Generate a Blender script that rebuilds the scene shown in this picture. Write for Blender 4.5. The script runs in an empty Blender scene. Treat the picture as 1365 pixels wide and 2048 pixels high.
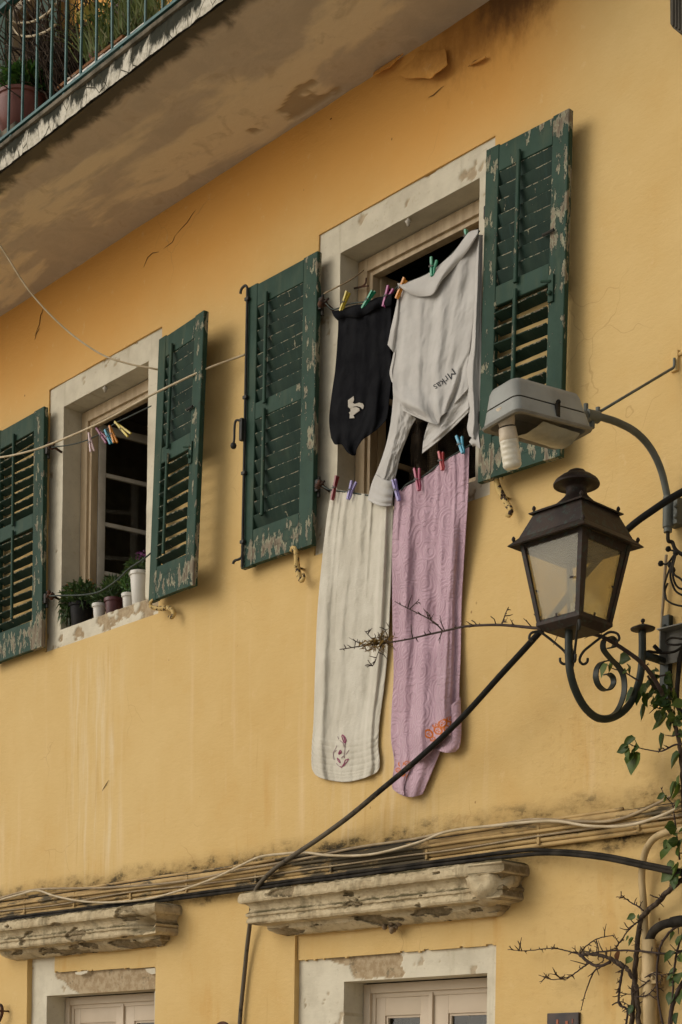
import bpy, bmesh, math, random
from mathutils import Vector, Matrix, noise
random.seed(7)
R = math.radians
scene = bpy.context.scene
col = scene.collection

# ------------------------------------------------------------------ camera
# A 56 mm shift lens at eye height in the street, turned towards the receding end of the facade.
F_PX, PPX, PPY, ROLL, DIST, EYE = 3200.0, 682.5, 2195.5, 0.015, 7.0, 1.6
PSI = math.atan(F_PX / 3032.5)
CP, SP = math.cos(PSI), math.sin(PSI)
right = Vector((CP, SP, 0)); view = Vector((-SP, CP, 0)); up = Vector((0, 0, 1))
xa = (right + up * ROLL).normalized(); ya = (up - right * ROLL).normalized()
cam_data = bpy.data.cameras.new('camera'); cam = bpy.data.objects.new('camera', cam_data); col.objects.link(cam)
m = Matrix.Identity(4)
for i in range(3):
    m[i][0], m[i][1], m[i][2] = xa[i], ya[i], -view[i]
m[0][3], m[1][3], m[2][3] = 0, -DIST, EYE
cam.matrix_world = m
cam_data.sensor_fit = 'VERTICAL'; cam_data.sensor_height = 36; cam_data.sensor_width = 24
cam_data.lens = F_PX / 2048 * 36
cam_data.shift_y = (PPY - 1024) / 2048
cam_data.clip_end = 2000
cam_data.clip_start = 0.05
scene.camera = cam

# ------------------------------------------------------------------ light
SUN_EL, SUN_AZ = R(29), R(33)      # azimuth: degrees to the left of straight at the facade
world = bpy.data.worlds.new('World'); scene.world = world; world.use_nodes = True
wn = world.node_tree; wn.nodes.clear()
sky = wn.nodes.new('ShaderNodeTexSky'); sky.sky_type = 'NISHITA'; sky.sun_disc = False
sky.sun_elevation = SUN_EL; sky.sun_rotation = R(180) + SUN_AZ
sky.air_density = 1.0; sky.dust_density = 3.0; sky.ozone_density = 0.6
hs = wn.nodes.new('ShaderNodeHueSaturation'); hs.inputs['Saturation'].default_value = 0.3
bg = wn.nodes.new('ShaderNodeBackground'); bg.inputs[1].default_value = 0.15
wo = wn.nodes.new('ShaderNodeOutputWorld')
wn.links.new(sky.outputs[0], hs.inputs['Color']); wn.links.new(hs.outputs[0], bg.inputs[0]); wn.links.new(bg.outputs[0], wo.inputs[0])
sd = bpy.data.lights.new('sun', 'SUN'); sun = bpy.data.objects.new('sun', sd); col.objects.link(sun)
sd.energy = 0.55; sd.angle = R(48); sd.color = (1.0, 0.90, 0.74)
sdir = Vector((-math.sin(SUN_AZ) * math.cos(SUN_EL), -math.cos(SUN_AZ) * math.cos(SUN_EL), math.sin(SUN_EL)))
sun.rotation_euler = sdir.to_track_quat('Z', 'Y').to_euler()
sun.location = (-10, -12, 20)
vs = scene.view_settings
vs.view_transform = 'Standard'; vs.look = 'None'; vs.gamma = 1; vs.exposure = -0.15; vs.use_curve_mapping = False
scene.cycles.max_bounces = 8; scene.cycles.transparent_max_bounces = 12

# ------------------------------------------------------------------ helpers
def at(px, py, w=0.0):
    """photograph pixel -> the point that lies w metres in front of the facade plane (y = 0)"""
    a, b = px - PPX, py - PPY
    d = view + right * ((a + b * ROLL) / F_PX) + up * ((a * ROLL - b) / F_PX)
    t = (DIST - w) / d.y
    return Vector((d.x * t, -DIST + d.y * t, EYE + d.z * t))
def at_u(px, py, u):
    """photograph pixel -> the point on the vertical plane x = u"""
    a, b = px - PPX, py - PPY
    d = view + right * ((a + b * ROLL) / F_PX) + up * ((a * ROLL - b) / F_PX)
    t = u / d.x
    return Vector((u, -DIST + d.y * t, EYE + d.z * t))
def V(*a): return Vector(a)
def fnoise(p, sc=1.0, o=3):
    return noise.fractal(Vector(p) * sc, 0.9, 2.0, o)
def hsh(*a):
    return random.Random(str(a)).random()

class MB:
    def __init__(s): s.v, s.f, s.mi = [], [], []
    def add(s, vs_, fs_, mi=0):
        n = len(s.v); s.v += [Vector(p) for p in vs_]
        s.f += [tuple(i + n for i in f) for f in fs_]; s.mi += [mi] * len(fs_)
        return s
    def box(s, lo, hi, M=None, bev=0.0, mi=0):
        lo, hi = Vector(lo), Vector(hi)
        if bev <= 0:
            vv = [V(x, y, z) for x in (lo.x, hi.x) for y in (lo.y, hi.y) for z in (lo.z, hi.z)]
            ff = [(0, 1, 3, 2), (4, 6, 7, 5), (0, 4, 5, 1), (2, 3, 7, 6), (0, 2, 6, 4), (1, 5, 7, 3)]
        else:
            bm = bmesh.new(); bmesh.ops.create_cube(bm, size=1)
            for v in bm.verts:
                v.co = V(*[(lo[i] + hi[i]) / 2 + v.co[i] * (hi[i] - lo[i]) for i in range(3)])
            bmesh.ops.bevel(bm, geom=bm.edges[:], offset=bev, segments=2, affect='EDGES', profile=.6)
            bm.verts.index_update()
            vv = [v.co.copy() for v in bm.verts]; ff = [tuple(v.index for v in f.verts) for f in bm.faces]; bm.free()
        if M is not None: vv = [M @ p for p in vv]
        return s.add(vv, ff, mi)
    def tube(s, pts, r, n=8, cap=True, mi=0, flat=None):
        """round tube along pts; r number or list; flat=(vector, half width, half thickness) makes a flat bar"""
        pts = [Vector(p) for p in pts]; k = len(pts)
        rs = r if isinstance(r, (list, tuple)) else [r] * k
        prev = None; rings = []
        for i, p in enumerate(pts):
            t = (pts[min(i + 1, k - 1)] - pts[max(i - 1, 0)])
            if t.length < 1e-9: t = V(0, 0, 1)
            t.normalize()
            if flat is not None:
                a = Vector(flat[0]); a = (a - t * a.dot(t)).normalized(); b = t.cross(a)
                rings.append([p + a * flat[1] + b * flat[2], p - a * flat[1] + b * flat[2], p - a * flat[1] - b * flat[2], p + a * flat[1] - b * flat[2]])
                continue
            if prev is None:
                a = t.cross(V(0, 0, 1))
                if a.length < .05: a = t.cross(V(1, 0, 0))
            else: a = prev - t * prev.dot(t)
            a.normalize(); prev = a; b = t.cross(a)
            rings.append([p + (a * math.cos(2 * math.pi * j / n) + b * math.sin(2 * math.pi * j / n)) * rs[i] for j in range(n)])
        m_ = len(rings[0]); vv = [q for rg in rings for q in rg]; ff = []
        for i in range(k - 1):
            for j in range(m_):
                ff.append((i * m_ + j, i * m_ + (j + 1) % m_, (i + 1) * m_ + (j + 1) % m_, (i + 1) * m_ + j))
        if cap:
            ff.append(tuple(range(m_))[::-1]); ff.append(tuple(range((k - 1) * m_, k * m_)))
        return s.add(vv, ff, mi)
    def lathe(s, prof, c, n=24, mi=0, M=None):
        """prof list of (radius, z); c base centre"""
        c = Vector(c); vv = []; ff = []; k = len(prof)
        for (r_, z) in prof:
            for j in range(n):
                a = 2 * math.pi * j / n
                p = V(r_ * math.cos(a), r_ * math.sin(a), z)
                vv.append((M @ p if M is not None else p) + c)
        for i in range(k - 1):
            for j in range(n):
                ff.append((i * n + j, i * n + (j + 1) % n, (i + 1) * n + (j + 1) % n, (i + 1) * n + j))
        ff.append(tuple(range(n))[::-1]); ff.append(tuple(range((k - 1) * n, k * n)))
        return s.add(vv, ff, mi)
    def ball(s, c, r, n=8, mi=0):
        k = max(4, n // 2 + 1)
        return s.lathe([(max(1e-4, r * math.sin(math.pi * i / k)), -r * math.cos(math.pi * i / k)) for i in range(k + 1)], c, n, mi)
    def grid(s, fn, nu, nv, mi=0, flip=False):
        vv = [fn(i / nu, j / nv) for j in range(nv + 1) for i in range(nu + 1)]; ff = []
        for j in range(nv):
            for i in range(nu):
                a = j * (nu + 1) + i
                q = (a, a + 1, a + nu + 2, a + nu + 1)
                ff.append(q[::-1] if flip else q)
        return s.add(vv, ff, mi)
    def prism(s, poly, off, mi=0):
        """closed polygon (list of points) extruded by the vector off"""
        n = len(poly); poly = [Vector(p) for p in poly]; off = Vector(off)
        vv = poly + [p + off for p in poly]
        ff = [tuple(range(n))[::-1], tuple(range(n, 2 * n))] + [(i, (i + 1) % n, n + (i + 1) % n, n + i) for i in range(n)]
        return s.add(vv, ff, mi)
    def build(s, name, mat, parent=None, smooth=False, auto=None, loc=None, recalc=True, local=False):
        me = bpy.data.meshes.new(name)
        o = bpy.data.objects.new(name, me); col.objects.link(o)
        base = V(0, 0, 0)
        if not local:
            base = wloc(parent) if parent is not None else (Vector(loc) if loc is not None else V(0, 0, 0))
        me.from_pydata([tuple(p - base) for p in s.v], [], s.f)
        mats = mat if isinstance(mat, (list, tuple)) else [mat]
        for q in mats: me.materials.append(q)
        if len(mats) > 1: me.polygons.foreach_set('material_index', s.mi)
        if recalc:
            bm = bmesh.new(); bm.from_mesh(me); bmesh.ops.recalc_face_normals(bm, faces=bm.faces[:]); bm.to_mesh(me); bm.free()
        if smooth: me.polygons.foreach_set('use_smooth', [True] * len(me.polygons))
        if auto is not None:
            me.polygons.foreach_set('use_smooth', [True] * len(me.polygons)); me.set_sharp_from_angle(angle=R(auto))
        me.update()
        if parent is not None: o.parent = parent
        if loc is not None: o.location = loc
        return o
def wloc(o):
    p = V(0, 0, 0)
    while o is not None: p = p + o.location; o = o.parent
    return p
def tag(o, label=None, cat=None, group=None, kind=None):
    if label: o['label'] = label
    if cat: o['category'] = cat
    if group: o['group'] = group
    if kind: o['kind'] = kind
    return o
def thing(name, label, cat, loc=(0, 0, 0), group=None):
    o = bpy.data.objects.new(name, None); o.empty_display_size = .1; col.objects.link(o); o.location = loc
    return tag(o, label, cat, group)
def dup(o, parent=None):
    c = o.copy(); col.objects.link(c); c.parent = parent
    for ch in list(o.children): dup(ch, c)
    return c
def spline(pts, n=6):
    """Catmull-Rom through pts (any tuples), n samples a span"""
    pts = [Vector(p) for p in pts]; out = []
    q = [2 * pts[0] - pts[1]] + pts + [2 * pts[-1] - pts[-2]]
    for i in range(1, len(q) - 2):
        for k in range(n):
            t = k / n; a, b, c_, d = q[i - 1], q[i], q[i + 1], q[i + 2]
            out.append(.5 * ((2 * b) + (c_ - a) * t + (2 * a - 5 * b + 4 * c_ - d) * t * t + (3 * b - a - 3 * c_ + d) * t ** 3))
    out.append(pts[-1]); return out
def pxline(pts, n=6):
    """pts (px, py, w) -> smooth world polyline"""
    return spline([at(*p) for p in pts], n)
def interp(tab, t):
    if t <= tab[0][0]: return tab[0][1]
    for (a, b), (c_, d) in zip(tab, tab[1:]):
        if t <= c_: 
            k = (t - a) / (c_ - a) if c_ > a else 0
            return b + (d - b) * k
    return tab[-1][1]
def sinterp(tab, t):
    """smooth (Catmull-Rom-ish, monotone t) interpolation of table"""
    n = len(tab)
    if t <= tab[0][0]: return tab[0][1]
    if t >= tab[-1][0]: return tab[-1][1]
    for i in range(n - 1):
        if t <= tab[i + 1][0]:
            x0, y0 = tab[i]; x1, y1 = tab[i + 1]
            def sl(j):
                if 0 < j < n - 1: return (tab[j + 1][1] - tab[j - 1][1]) / (tab[j + 1][0] - tab[j - 1][0])
                if j == 0: return (tab[1][1] - tab[0][1]) / (tab[1][0] - tab[0][0])
                return (tab[-1][1] - tab[-2][1]) / (tab[-1][0] - tab[-2][0])
            h = x1 - x0; k = (t - x0) / h; m0, m1 = sl(i) * h, sl(i + 1) * h
            return (2 * k**3 - 3 * k**2 + 1) * y0 + (k**3 - 2 * k**2 + k) * m0 + (-2 * k**3 + 3 * k**2) * y1 + (k**3 - k**2) * m1

# ------------------------------------------------------------------ material helpers
class NT:
    def __init__(s, name):
        s.m = bpy.data.materials.new(name); s.m.use_nodes = True; s.t = s.m.node_tree; s.t.nodes.clear()
        s.out = s.t.nodes.new('ShaderNodeOutputMaterial'); s.b = s.t.nodes.new('ShaderNodeBsdfPrincipled')
        s.t.links.new(s.b.outputs[0], s.out.inputs[0]); s._tc = None
    def N(s, ty, **k):
        n = s.t.nodes.new(ty)
        for a, b in k.items(): setattr(n, a, b)
        return n
    def L(s, a, b): s.t.links.new(a, b)
    def setin(s, sock, val):
        if isinstance(val, bpy.types.NodeSocket): s.L(val, sock)
        elif isinstance(val, (tuple, list)): sock.default_value = tuple(val) + ((1,) if len(val) == 3 and len(sock.default_value) == 4 else ())
        else: sock.default_value = val
    def coord(s, which='Object'):
        if s._tc is None: s._tc = s.N('ShaderNodeTexCoord')
        return s._tc.outputs[which]
    def pos(s): return s.N('ShaderNodeNewGeometry').outputs['Position']
    def rnd(s): return s.N('ShaderNodeObjectInfo').outputs['Random']
    def map(s, vec, scale=(1, 1, 1), loc=(0, 0, 0)):
        n = s.N('ShaderNodeMapping'); s.L(vec, n.inputs[0]); s.setin(n.inputs['Scale'], scale); s.setin(n.inputs['Location'], loc); return n.outputs[0]
    def noise(s, vec, scale=5, detail=4, rough=.55, dist=0):
        n = s.N('ShaderNodeTexNoise'); s.L(vec, n.inputs['Vector']); n.inputs['Scale'].default_value = scale
        n.inputs['Detail'].default_value = detail; n.inputs['Roughness'].default_value = rough; n.inputs['Distortion'].default_value = dist
        return n.outputs[0]
    def voro(s, vec, scale=5, feature='F1', out='Distance', rand=1):
        n = s.N('ShaderNodeTexVoronoi', feature=feature); s.L(vec, n.inputs['Vector']); n.inputs['Scale'].default_value = scale
        n.inputs['Randomness'].default_value = rand
        return n.outputs[out]
    def math(s, op, a, b=0.0, c=None, clamp=False):
        n = s.N('ShaderNodeMath', operation=op, use_clamp=clamp); s.setin(n.inputs[0], a); s.setin(n.inputs[1], b)
        if c is not None: s.setin(n.inputs[2], c)
        return n.outputs[0]
    def ramp(s, fac, lo, hi, a=0.0, b=1.0):
        n = s.N('ShaderNodeMapRange', interpolation_type='SMOOTHSTEP'); s.setin(n.inputs[0], fac)
        for i, q in enumerate((lo, hi, a, b)): s.setin(n.inputs[i + 1], q)
        return n.outputs[0]
    def mix(s, fac, a, b, mode='MIX'):
        n = s.N('ShaderNodeMix', data_type='RGBA', blend_type=mode); s.setin(n.inputs[0], fac); s.setin(n.inputs[6], a); s.setin(n.inputs[7], b); return n.outputs[2]
    def sep(s, vec):
        n = s.N('ShaderNodeSeparateXYZ'); s.L(vec, n.inputs[0]); return n.outputs
    def attr(s, name):
        return s.N('ShaderNodeAttribute', attribute_name=name).outputs
    def bump(s, h, strength=.3, dist=.01, prev=None):
        n = s.N('ShaderNodeBump'); s.L(h, n.inputs['Height']); n.inputs['Strength'].default_value = strength; n.inputs['Distance'].default_value = dist
        if prev is not None: s.L(prev, n.inputs['Normal'])
        s.L(n.outputs[0], s.b.inputs['Normal']); return n.outputs[0]
    def set(s, color=None, rough=None, metal=None, spec=None):
        for k, q in (('Base Color', color), ('Roughness', rough), ('Metallic', metal), ('Specular IOR Level', spec)):
            if q is not None: s.setin(s.b.inputs[k], q)
        return s
def simple(name, c1, c2=None, rough=.7, metal=0.0, sc=12, bump=.15, bsc=60, spec=.35, vec='Object', dist=.004, lo=.35, hi=.65, scale=(1, 1, 1)):
    t = NT(name); c = t.map(t.coord(vec), scale)
    n = t.noise(c, sc, 5)
    colr = t.mix(t.ramp(n, lo, hi), c1, c2 or c1)
    t.set(colr, rough, metal, spec)
    if bump: t.bump(t.noise(c, bsc, 4), bump, dist)
    return t.m

# ------------------------------------------------------------------ materials of the house
def wall_material():
    t = NT('ochre_plaster'); p = t.pos(); s = t.sep(p)
    n1 = t.noise(t.map(p, (.55, 1, .4)), 1.0, 5, .6); n2 = t.noise(p, 3.2, 6, .62); n3 = t.noise(t.map(p, (5, 1, .35)), 1.3, 5, .6)
    c = t.mix(t.ramp(n1, .3, .7), (.560, .372, .140), (.595, .415, .172))
    c = t.mix(t.ramp(n2, .45, .75, 0, .35), c, (.64, .455, .20))
    c = t.mix(t.ramp(n2, .5, .28, 0, .25), c, (.53, .31, .09))
    # less faded paint under the balcony, shade and bounced light put into its colour
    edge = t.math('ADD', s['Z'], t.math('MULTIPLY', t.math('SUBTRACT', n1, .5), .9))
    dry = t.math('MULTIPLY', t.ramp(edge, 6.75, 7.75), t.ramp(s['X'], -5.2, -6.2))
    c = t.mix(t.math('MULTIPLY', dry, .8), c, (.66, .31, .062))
    # pale rain streaks
    st = t.math('MULTIPLY', t.ramp(n3, .55, .75), t.math('MULTIPLY', t.ramp(s['Z'], 5.3, 4.4), t.ramp(s['Z'], 3.1, 3.5)))
    c = t.mix(t.math('MULTIPLY', st, .45), c, (.68, .52, .30))
    wnz = t.noise(t.map(p, (3, 1, 1.2)), 1.0, 3); wpx = t.N('ShaderNodeCombineXYZ'); t.L(t.math('MULTIPLY', t.math('SUBTRACT', wnz, .5), .10), wpx.inputs[0]); wa = t.N('ShaderNodeVectorMath', operation='ADD'); t.L(p, wa.inputs[0]); t.L(wpx.outputs[0], wa.inputs[1]); pw_ = wa.outputs[0]
    v = t.noise(t.map(pw_, (15, 1, .8)), 1.0, 6, .62); v2 = t.noise(t.map(pw_, (24, 1, 1.1), (2, 0, 0)), 1.0, 6, .62)
    def column(x0, x1, z0, z1, soft=.12):
        a = t.math('MULTIPLY', t.ramp(s['X'], x0 - soft, x0 + soft), t.ramp(s['X'], x1 + soft, x1 - soft))
        return t.math('MULTIPLY', a, t.math('MULTIPLY', t.ramp(s['Z'], z0 - .25, z0 + .25), t.ramp(s['Z'], z1 + .12, z1 - .12)))
    k1 = t.math('MAXIMUM', column(-10.55, -9.85, 3.3, 5.0), t.math('MULTIPLY', column(-7.6, -6.4, 3.1, 4.3), .6))
    c = t.mix(t.math('MULTIPLY', k1, t.ramp(v, .46, .72, 0, .62)), c, (.66, .55, .36))
    c = t.mix(t.math('MULTIPLY', k1, t.ramp(v2, .50, .74, 0, .5)), c, (.46, .27, .075))
    c = t.mix(t.math('MULTIPLY', t.ramp(s['Z'], 5.0, 4.0), t.ramp(v2, .60, .74, 0, .35)), c, (.44, .27, .09))
    c = t.mix(t.math('MULTIPLY', t.ramp(t.noise(t.map(p, (1.3, 1, 1)), 7, 7, .72), .60, .66), .22), c, (.68, .50, .26))
    # orange wash below the sills
    n4 = t.noise(t.map(p, (2.6, 1, .5), (3, 0, 1)), 1.6, 5, .6)
    c = t.mix(t.math('MULTIPLY', t.ramp(n4, .55, .72), t.ramp(s['Z'], 5.0, 3.3, 0, .5)), c, (.52, .29, .075))
    # brown damp at the balcony's end, its soft shadow also put into the colour
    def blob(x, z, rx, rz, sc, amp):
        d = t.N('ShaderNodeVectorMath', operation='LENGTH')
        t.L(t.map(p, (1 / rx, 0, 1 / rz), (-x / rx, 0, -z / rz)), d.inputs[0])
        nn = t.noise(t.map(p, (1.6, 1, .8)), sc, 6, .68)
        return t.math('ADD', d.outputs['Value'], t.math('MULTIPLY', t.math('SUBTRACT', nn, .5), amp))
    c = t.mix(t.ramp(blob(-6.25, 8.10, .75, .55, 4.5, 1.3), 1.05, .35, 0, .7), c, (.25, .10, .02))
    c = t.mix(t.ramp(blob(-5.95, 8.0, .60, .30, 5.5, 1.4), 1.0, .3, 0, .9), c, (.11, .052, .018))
    # grime line over the pipe run, mildew in it
    g = t.math('MULTIPLY', t.ramp(s['Z'], 3.33, 3.17), t.ramp(s['Z'], 2.9, 3.02))
    gn = t.noise(t.map(p, (2.2, 1, 3.5)), 2.2, 7, .7)
    c = t.mix(t.math('MULTIPLY', g, t.ramp(gn, .40, .60, .35, .95)), c, (.16, .10, .032))
    c = t.mix(t.math('MULTIPLY', t.math('MULTIPLY', g, t.ramp(gn, .53, .62)), .95), c, (.025, .022, .014))
    # small dark specks and old scuffs
    sp = t.voro(t.map(p, (1, 1, .7)), 5.5); sn = t.noise(p, 1.1, 3)
    c = t.mix(t.math('MULTIPLY', t.ramp(sp, .045, .02), t.ramp(sn, .5, .6)), c, (.20, .10, .03))
    fl = t.math('MULTIPLY', t.ramp(t.noise(t.map(p, (1, 1, .8)), 13, 6, .7), .66, .69), t.ramp(t.noise(p, .9, 3), .53, .62))
    c = t.mix(t.math('MULTIPLY', fl, .7), c, (.40, .24, .09))
    # hairline crazing in a few areas
    dst = t.N('ShaderNodeVectorMath', operation='ADD'); t.L(p, dst.inputs[0]); nz3 = t.N('ShaderNodeTexNoise'); t.L(p, nz3.inputs['Vector']); nz3.inputs['Scale'].default_value = 5; sc3 = t.N('ShaderNodeVectorMath', operation='SCALE'); t.L(nz3.outputs['Color'], sc3.inputs[0]); sc3.inputs['Scale'].default_value = .22; t.L(sc3.outputs[0], dst.inputs[1])
    hair = t.math('MULTIPLY', t.ramp(t.voro(dst.outputs[0], 1.7, 'DISTANCE_TO_EDGE'), .006, .002), t.ramp(t.noise(p, .8, 3), .56, .63))
    c = t.mix(t.math('MULTIPLY', hair, .35), c, (.34, .20, .07))
    # crumbling zone to the right, towards the vine
    cr = t.math('MULTIPLY', t.ramp(s['X'], -6.6, -5.3), t.ramp(s['Z'], 4.6, 3.5))
    crn = t.ramp(t.noise(p, 19, 7, .75), .52, .62)
    c = t.mix(t.math('MULTIPLY', t.math('MULTIPLY', cr, crn), .13), c, (.36, .20, .07))
    t.set(c, .93, 0, .2)
    b1 = t.bump(t.noise(t.map(p, (1, 1, 1.8)), 16, 8, .66), .42, .012)
    b2 = t.bump(t.noise(p, 95, 5, .7), .4, .004, b1)
    b3 = t.bump(t.math('SUBTRACT', t.math('MULTIPLY', t.math('MULTIPLY', cr, crn), -.35), fl), .5, .005, b2)
    return t.m
def trim_material():
    """cream limewash over grey render, attribute chip = 1 where the wash has fallen off"""
    t = NT('cream_limewash'); p = t.pos()
    n = t.noise(p, 4, 6, .62); n2 = t.noise(t.map(p, (1, 1, 1)), 30, 5, .6)
    c = t.mix(t.ramp(n, .35, .7), (.60, .54, .405), (.49, .435, .32))
    c = t.mix(t.ramp(n2, .6, .72, 0, .5), c, (.40, .33, .22))
    c = t.mix(t.ramp(t.noise(t.map(p, (6, 6, .7)), 1.5, 5, .6), .58, .74, 0, .4), c, (.36, .31, .21))
    ch = t.attr('chip')['Fac']
    ex = t.mix(t.ramp(t.noise(p, 22, 5, .65), .4, .62), (.30, .215, .12), (.40, .31, .19))
    ex = t.mix(t.ramp(t.noise(p, 9, 5, .7), .58, .66, 0, .7), ex, (.12, .10, .06))
    c = t.mix(ch, c, ex)
    t.set(c, .92, 0, .2)
    b1 = t.bump(t.noise(p, 60, 5, .65), .3, .005); t.bump(t.noise(t.map(p, (1, 1, 4)), 9, 5), .25, .01, b1)
    return t.m
def cornice_material():
    t = NT('weathered_cornice'); p = t.pos()
    nf = t.sep(t.N('ShaderNodeNewGeometry').outputs['Normal'])
    n = t.noise(t.map(p, (1, 1, 1.6)), 5, 7, .68); n2 = t.noise(p, 26, 6, .7)
    c = t.mix(t.ramp(n, .35, .68), (.54, .44, .275), (.37, .285, .165))
    c = t.mix(t.ramp(n2, .5, .66, 0, .5), c, (.27, .205, .115))
    c = t.mix(t.ramp(t.noise(t.map(p, (5, 5, .6)), 1.3, 6, .7), .50, .70, 0, .7), c, (.15, .12, .065))
    # moss and soot sit on what faces upward
    c = t.mix(t.math('MULTIPLY', t.ramp(nf['Z'], .2, .8), t.ramp(n, .38, .55, .3, .95)), c, (.075, .062, .028))
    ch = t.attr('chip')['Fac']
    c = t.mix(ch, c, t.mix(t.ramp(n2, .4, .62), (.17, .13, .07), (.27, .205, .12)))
    t.set(c, .95, 0, .15)
    b1 = t.bump(n2, .5, .012); t.bump(t.noise(p, 90, 4), .3, .004, b1)
    return t.m
def soffit_material():
    t = NT('stained_soffit'); p = t.pos(); s = t.sep(p)
    n = t.noise(t.map(p, (.42, 1.25, 1), (.35, .22, 0)), .95, 6, .52, .3); n2 = t.noise(p, 5, 6, .6, .5)
    c = t.mix(t.ramp(n2, .35, .7), (.47, .38, .27), (.55, .445, .315))
    # tide marks left by water: lighter ochre band with dark cores
    band = t.math('MULTIPLY', t.ramp(n, .455, .50), t.ramp(n, .61, .555))
    c = t.mix(t.math('MULTIPLY', band, .92), c, (.72, .58, .37))
    core = t.math('MULTIPLY', t.ramp(n, .60, .66), t.ramp(n2, .40, .55))
    c = t.mix(t.math('MULTIPLY', core, .6), c, (.29, .23, .17))
    c = t.mix(t.math('MULTIPLY', t.ramp(n2, .55, .70), .35), c, (.30, .21, .125))
    # black drip edge along the outside
    e = t.math('ADD', s['Y'], t.math('MULTIPLY', t.math('SUBTRACT', n2, .5), .22))
    c = t.mix(t.ramp(e, -.93, -1.03, 0, .9), c, (.05, .042, .024))
    ch = t.attr('chip')['Fac']
    c = t.mix(ch, c, (.40, .295, .17))
    t.set(c, .95, 0, .15)
    b1 = t.bump(t.noise(p, 24, 6, .65), .3, .01); t.bump(band, .3, .004, b1)
    return t.m
def fascia_material():
    t = NT('mildewed_fascia'); p = t.pos(); s = t.sep(p)
    n = t.noise(t.map(p, (1, 1, .45)), 6, 7, .7, .4); n2 = t.noise(t.map(p, (1, 1, 1)), 30, 5, .7)
    c = t.mix(t.ramp(n2, .4, .65), (.58, .53, .42), (.40, .36, .27))
    hgt = t.ramp(s['Z'], ZS + .02, ZS + .15, -.045, .13)
    mil = t.ramp(t.math('ADD', n, hgt), .50, .60)
    c = t.mix(mil, c, (.028, .028, .018))
    ck = t.voro(t.map(p, (1.6, 1, .8)), 4.5, 'DISTANCE_TO_EDGE')
    c = t.mix(t.ramp(ck, .018, .006), c, (.04, .035, .02))
    t.set(c, .95, 0, .15); t.bump(t.math('SUBTRACT', n2, mil), .5, .008)
    return t.m
def shutter_material(grimy=False):
    """dark green paint over grey wood; chips expose pale undercoat. object coordinates: x width, z height"""
    t = NT('grimy_green_slat_paint' if grimy else 'peeling_green_paint'); oc = t.coord('Object'); s = t.sep(oc)
    off = t.N('ShaderNodeVectorMath', operation='ADD'); t.L(oc, off.inputs[0])
    cmb = t.N('ShaderNodeCombineXYZ'); r = t.math('MULTIPLY', t.rnd(), 37.0); t.L(r, cmb.inputs[0]); t.L(r, cmb.inputs[2]); t.L(cmb.outputs[0], off.inputs[1])
    q = off.outputs[0]
    n = t.noise(q, 3, 5, .6); g = t.noise(t.map(q, (3.4, 3.4, .35)), 14, 5, .6)
    c = t.mix(t.ramp(n, .3, .7), (.010, .024, .016) if grimy else (.016, .041, .025), (.020, .040, .026) if grimy else (.030, .062, .041))
    c = t.mix(t.ramp(g, .55, .75, 0, .6), c, (.022, .052, .048))
    c = t.mix(t.ramp(t.noise(q, 8, 6, .7), .56, .7, 0, .6), c, (.022, .030, .018))
    c = t.mix(t.ramp(t.noise(t.map(q, (2, 2, .5)), 5, 6, .65), .48, .72, 0, .25 if grimy else .6), c, (.062, .080, .045))
    pl = t.attr('peel')['Fac']
    pn = t.noise(t.map(q, (2.6, 2.6, .9)), 8.0, 8, .66)
    f = t.math('ADD', pn, t.math('MULTIPLY', pl, .20))
    chip = t.ramp(f, .685, .70)
    under = t.mix(t.ramp(t.noise(q, 19, 4, .6), .42, .6), (.26, .25, .165), (.19, .165, .115))
    bare = t.ramp(t.math('ADD', pn, t.math('MULTIPLY', pl, .20)), .745, .765)
    under = t.mix(bare, under, t.mix(t.ramp(g, .4, .6), (.22, .175, .12), (.12, .095, .065)))
    c = t.mix(chip, c, under)
    dk = t.math('MULTIPLY', t.ramp(f, .66, .675), t.math('SUBTRACT', 1.0, chip))
    c = t.mix(t.math('MULTIPLY', dk, .6), c, (.008, .016, .012))
    t.set(c, t.mix(chip, (.62,) * 3, (.9,) * 3), 0, .12)
    b1 = t.bump(g, .18, .004); t.bump(chip, -.55, .004, b1)
    return t.m
ZS = (9.50 - 1.6) * 7 / 8.6 + 1.6          # underside of the balcony slab
M = {}
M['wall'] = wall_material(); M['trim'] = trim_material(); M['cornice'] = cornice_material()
M['soffit'] = soffit_material(); M['fascia'] = fascia_material(); M['shutter'] = shutter_material(); M['slat'] = shutter_material(True)
M['frame'] = simple('cream_painted_wood', (.50, .38, .23), (.40, .29, .165), .62, 0, 5, .25, 40, scale=(4, 4, .6))
M['frame_low'] = simple('pale_cream_door_paint', (.52, .42, .30), (.48, .385, .27), .6, 0, 3, .15, 40)
M['frame_pale'] = simple('pale_painted_wood', (.50, .45, .36), (.40, .35, .27), .6, 0, 6, .2, 40)
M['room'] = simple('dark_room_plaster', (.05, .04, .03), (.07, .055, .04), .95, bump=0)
M['roomlit'] = simple('lit_room_plaster', (.20, .165, .125), (.25, .21, .16), .95, bump=0)  # paler copy of the room plaster, daylight in the room put into the colour
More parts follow.
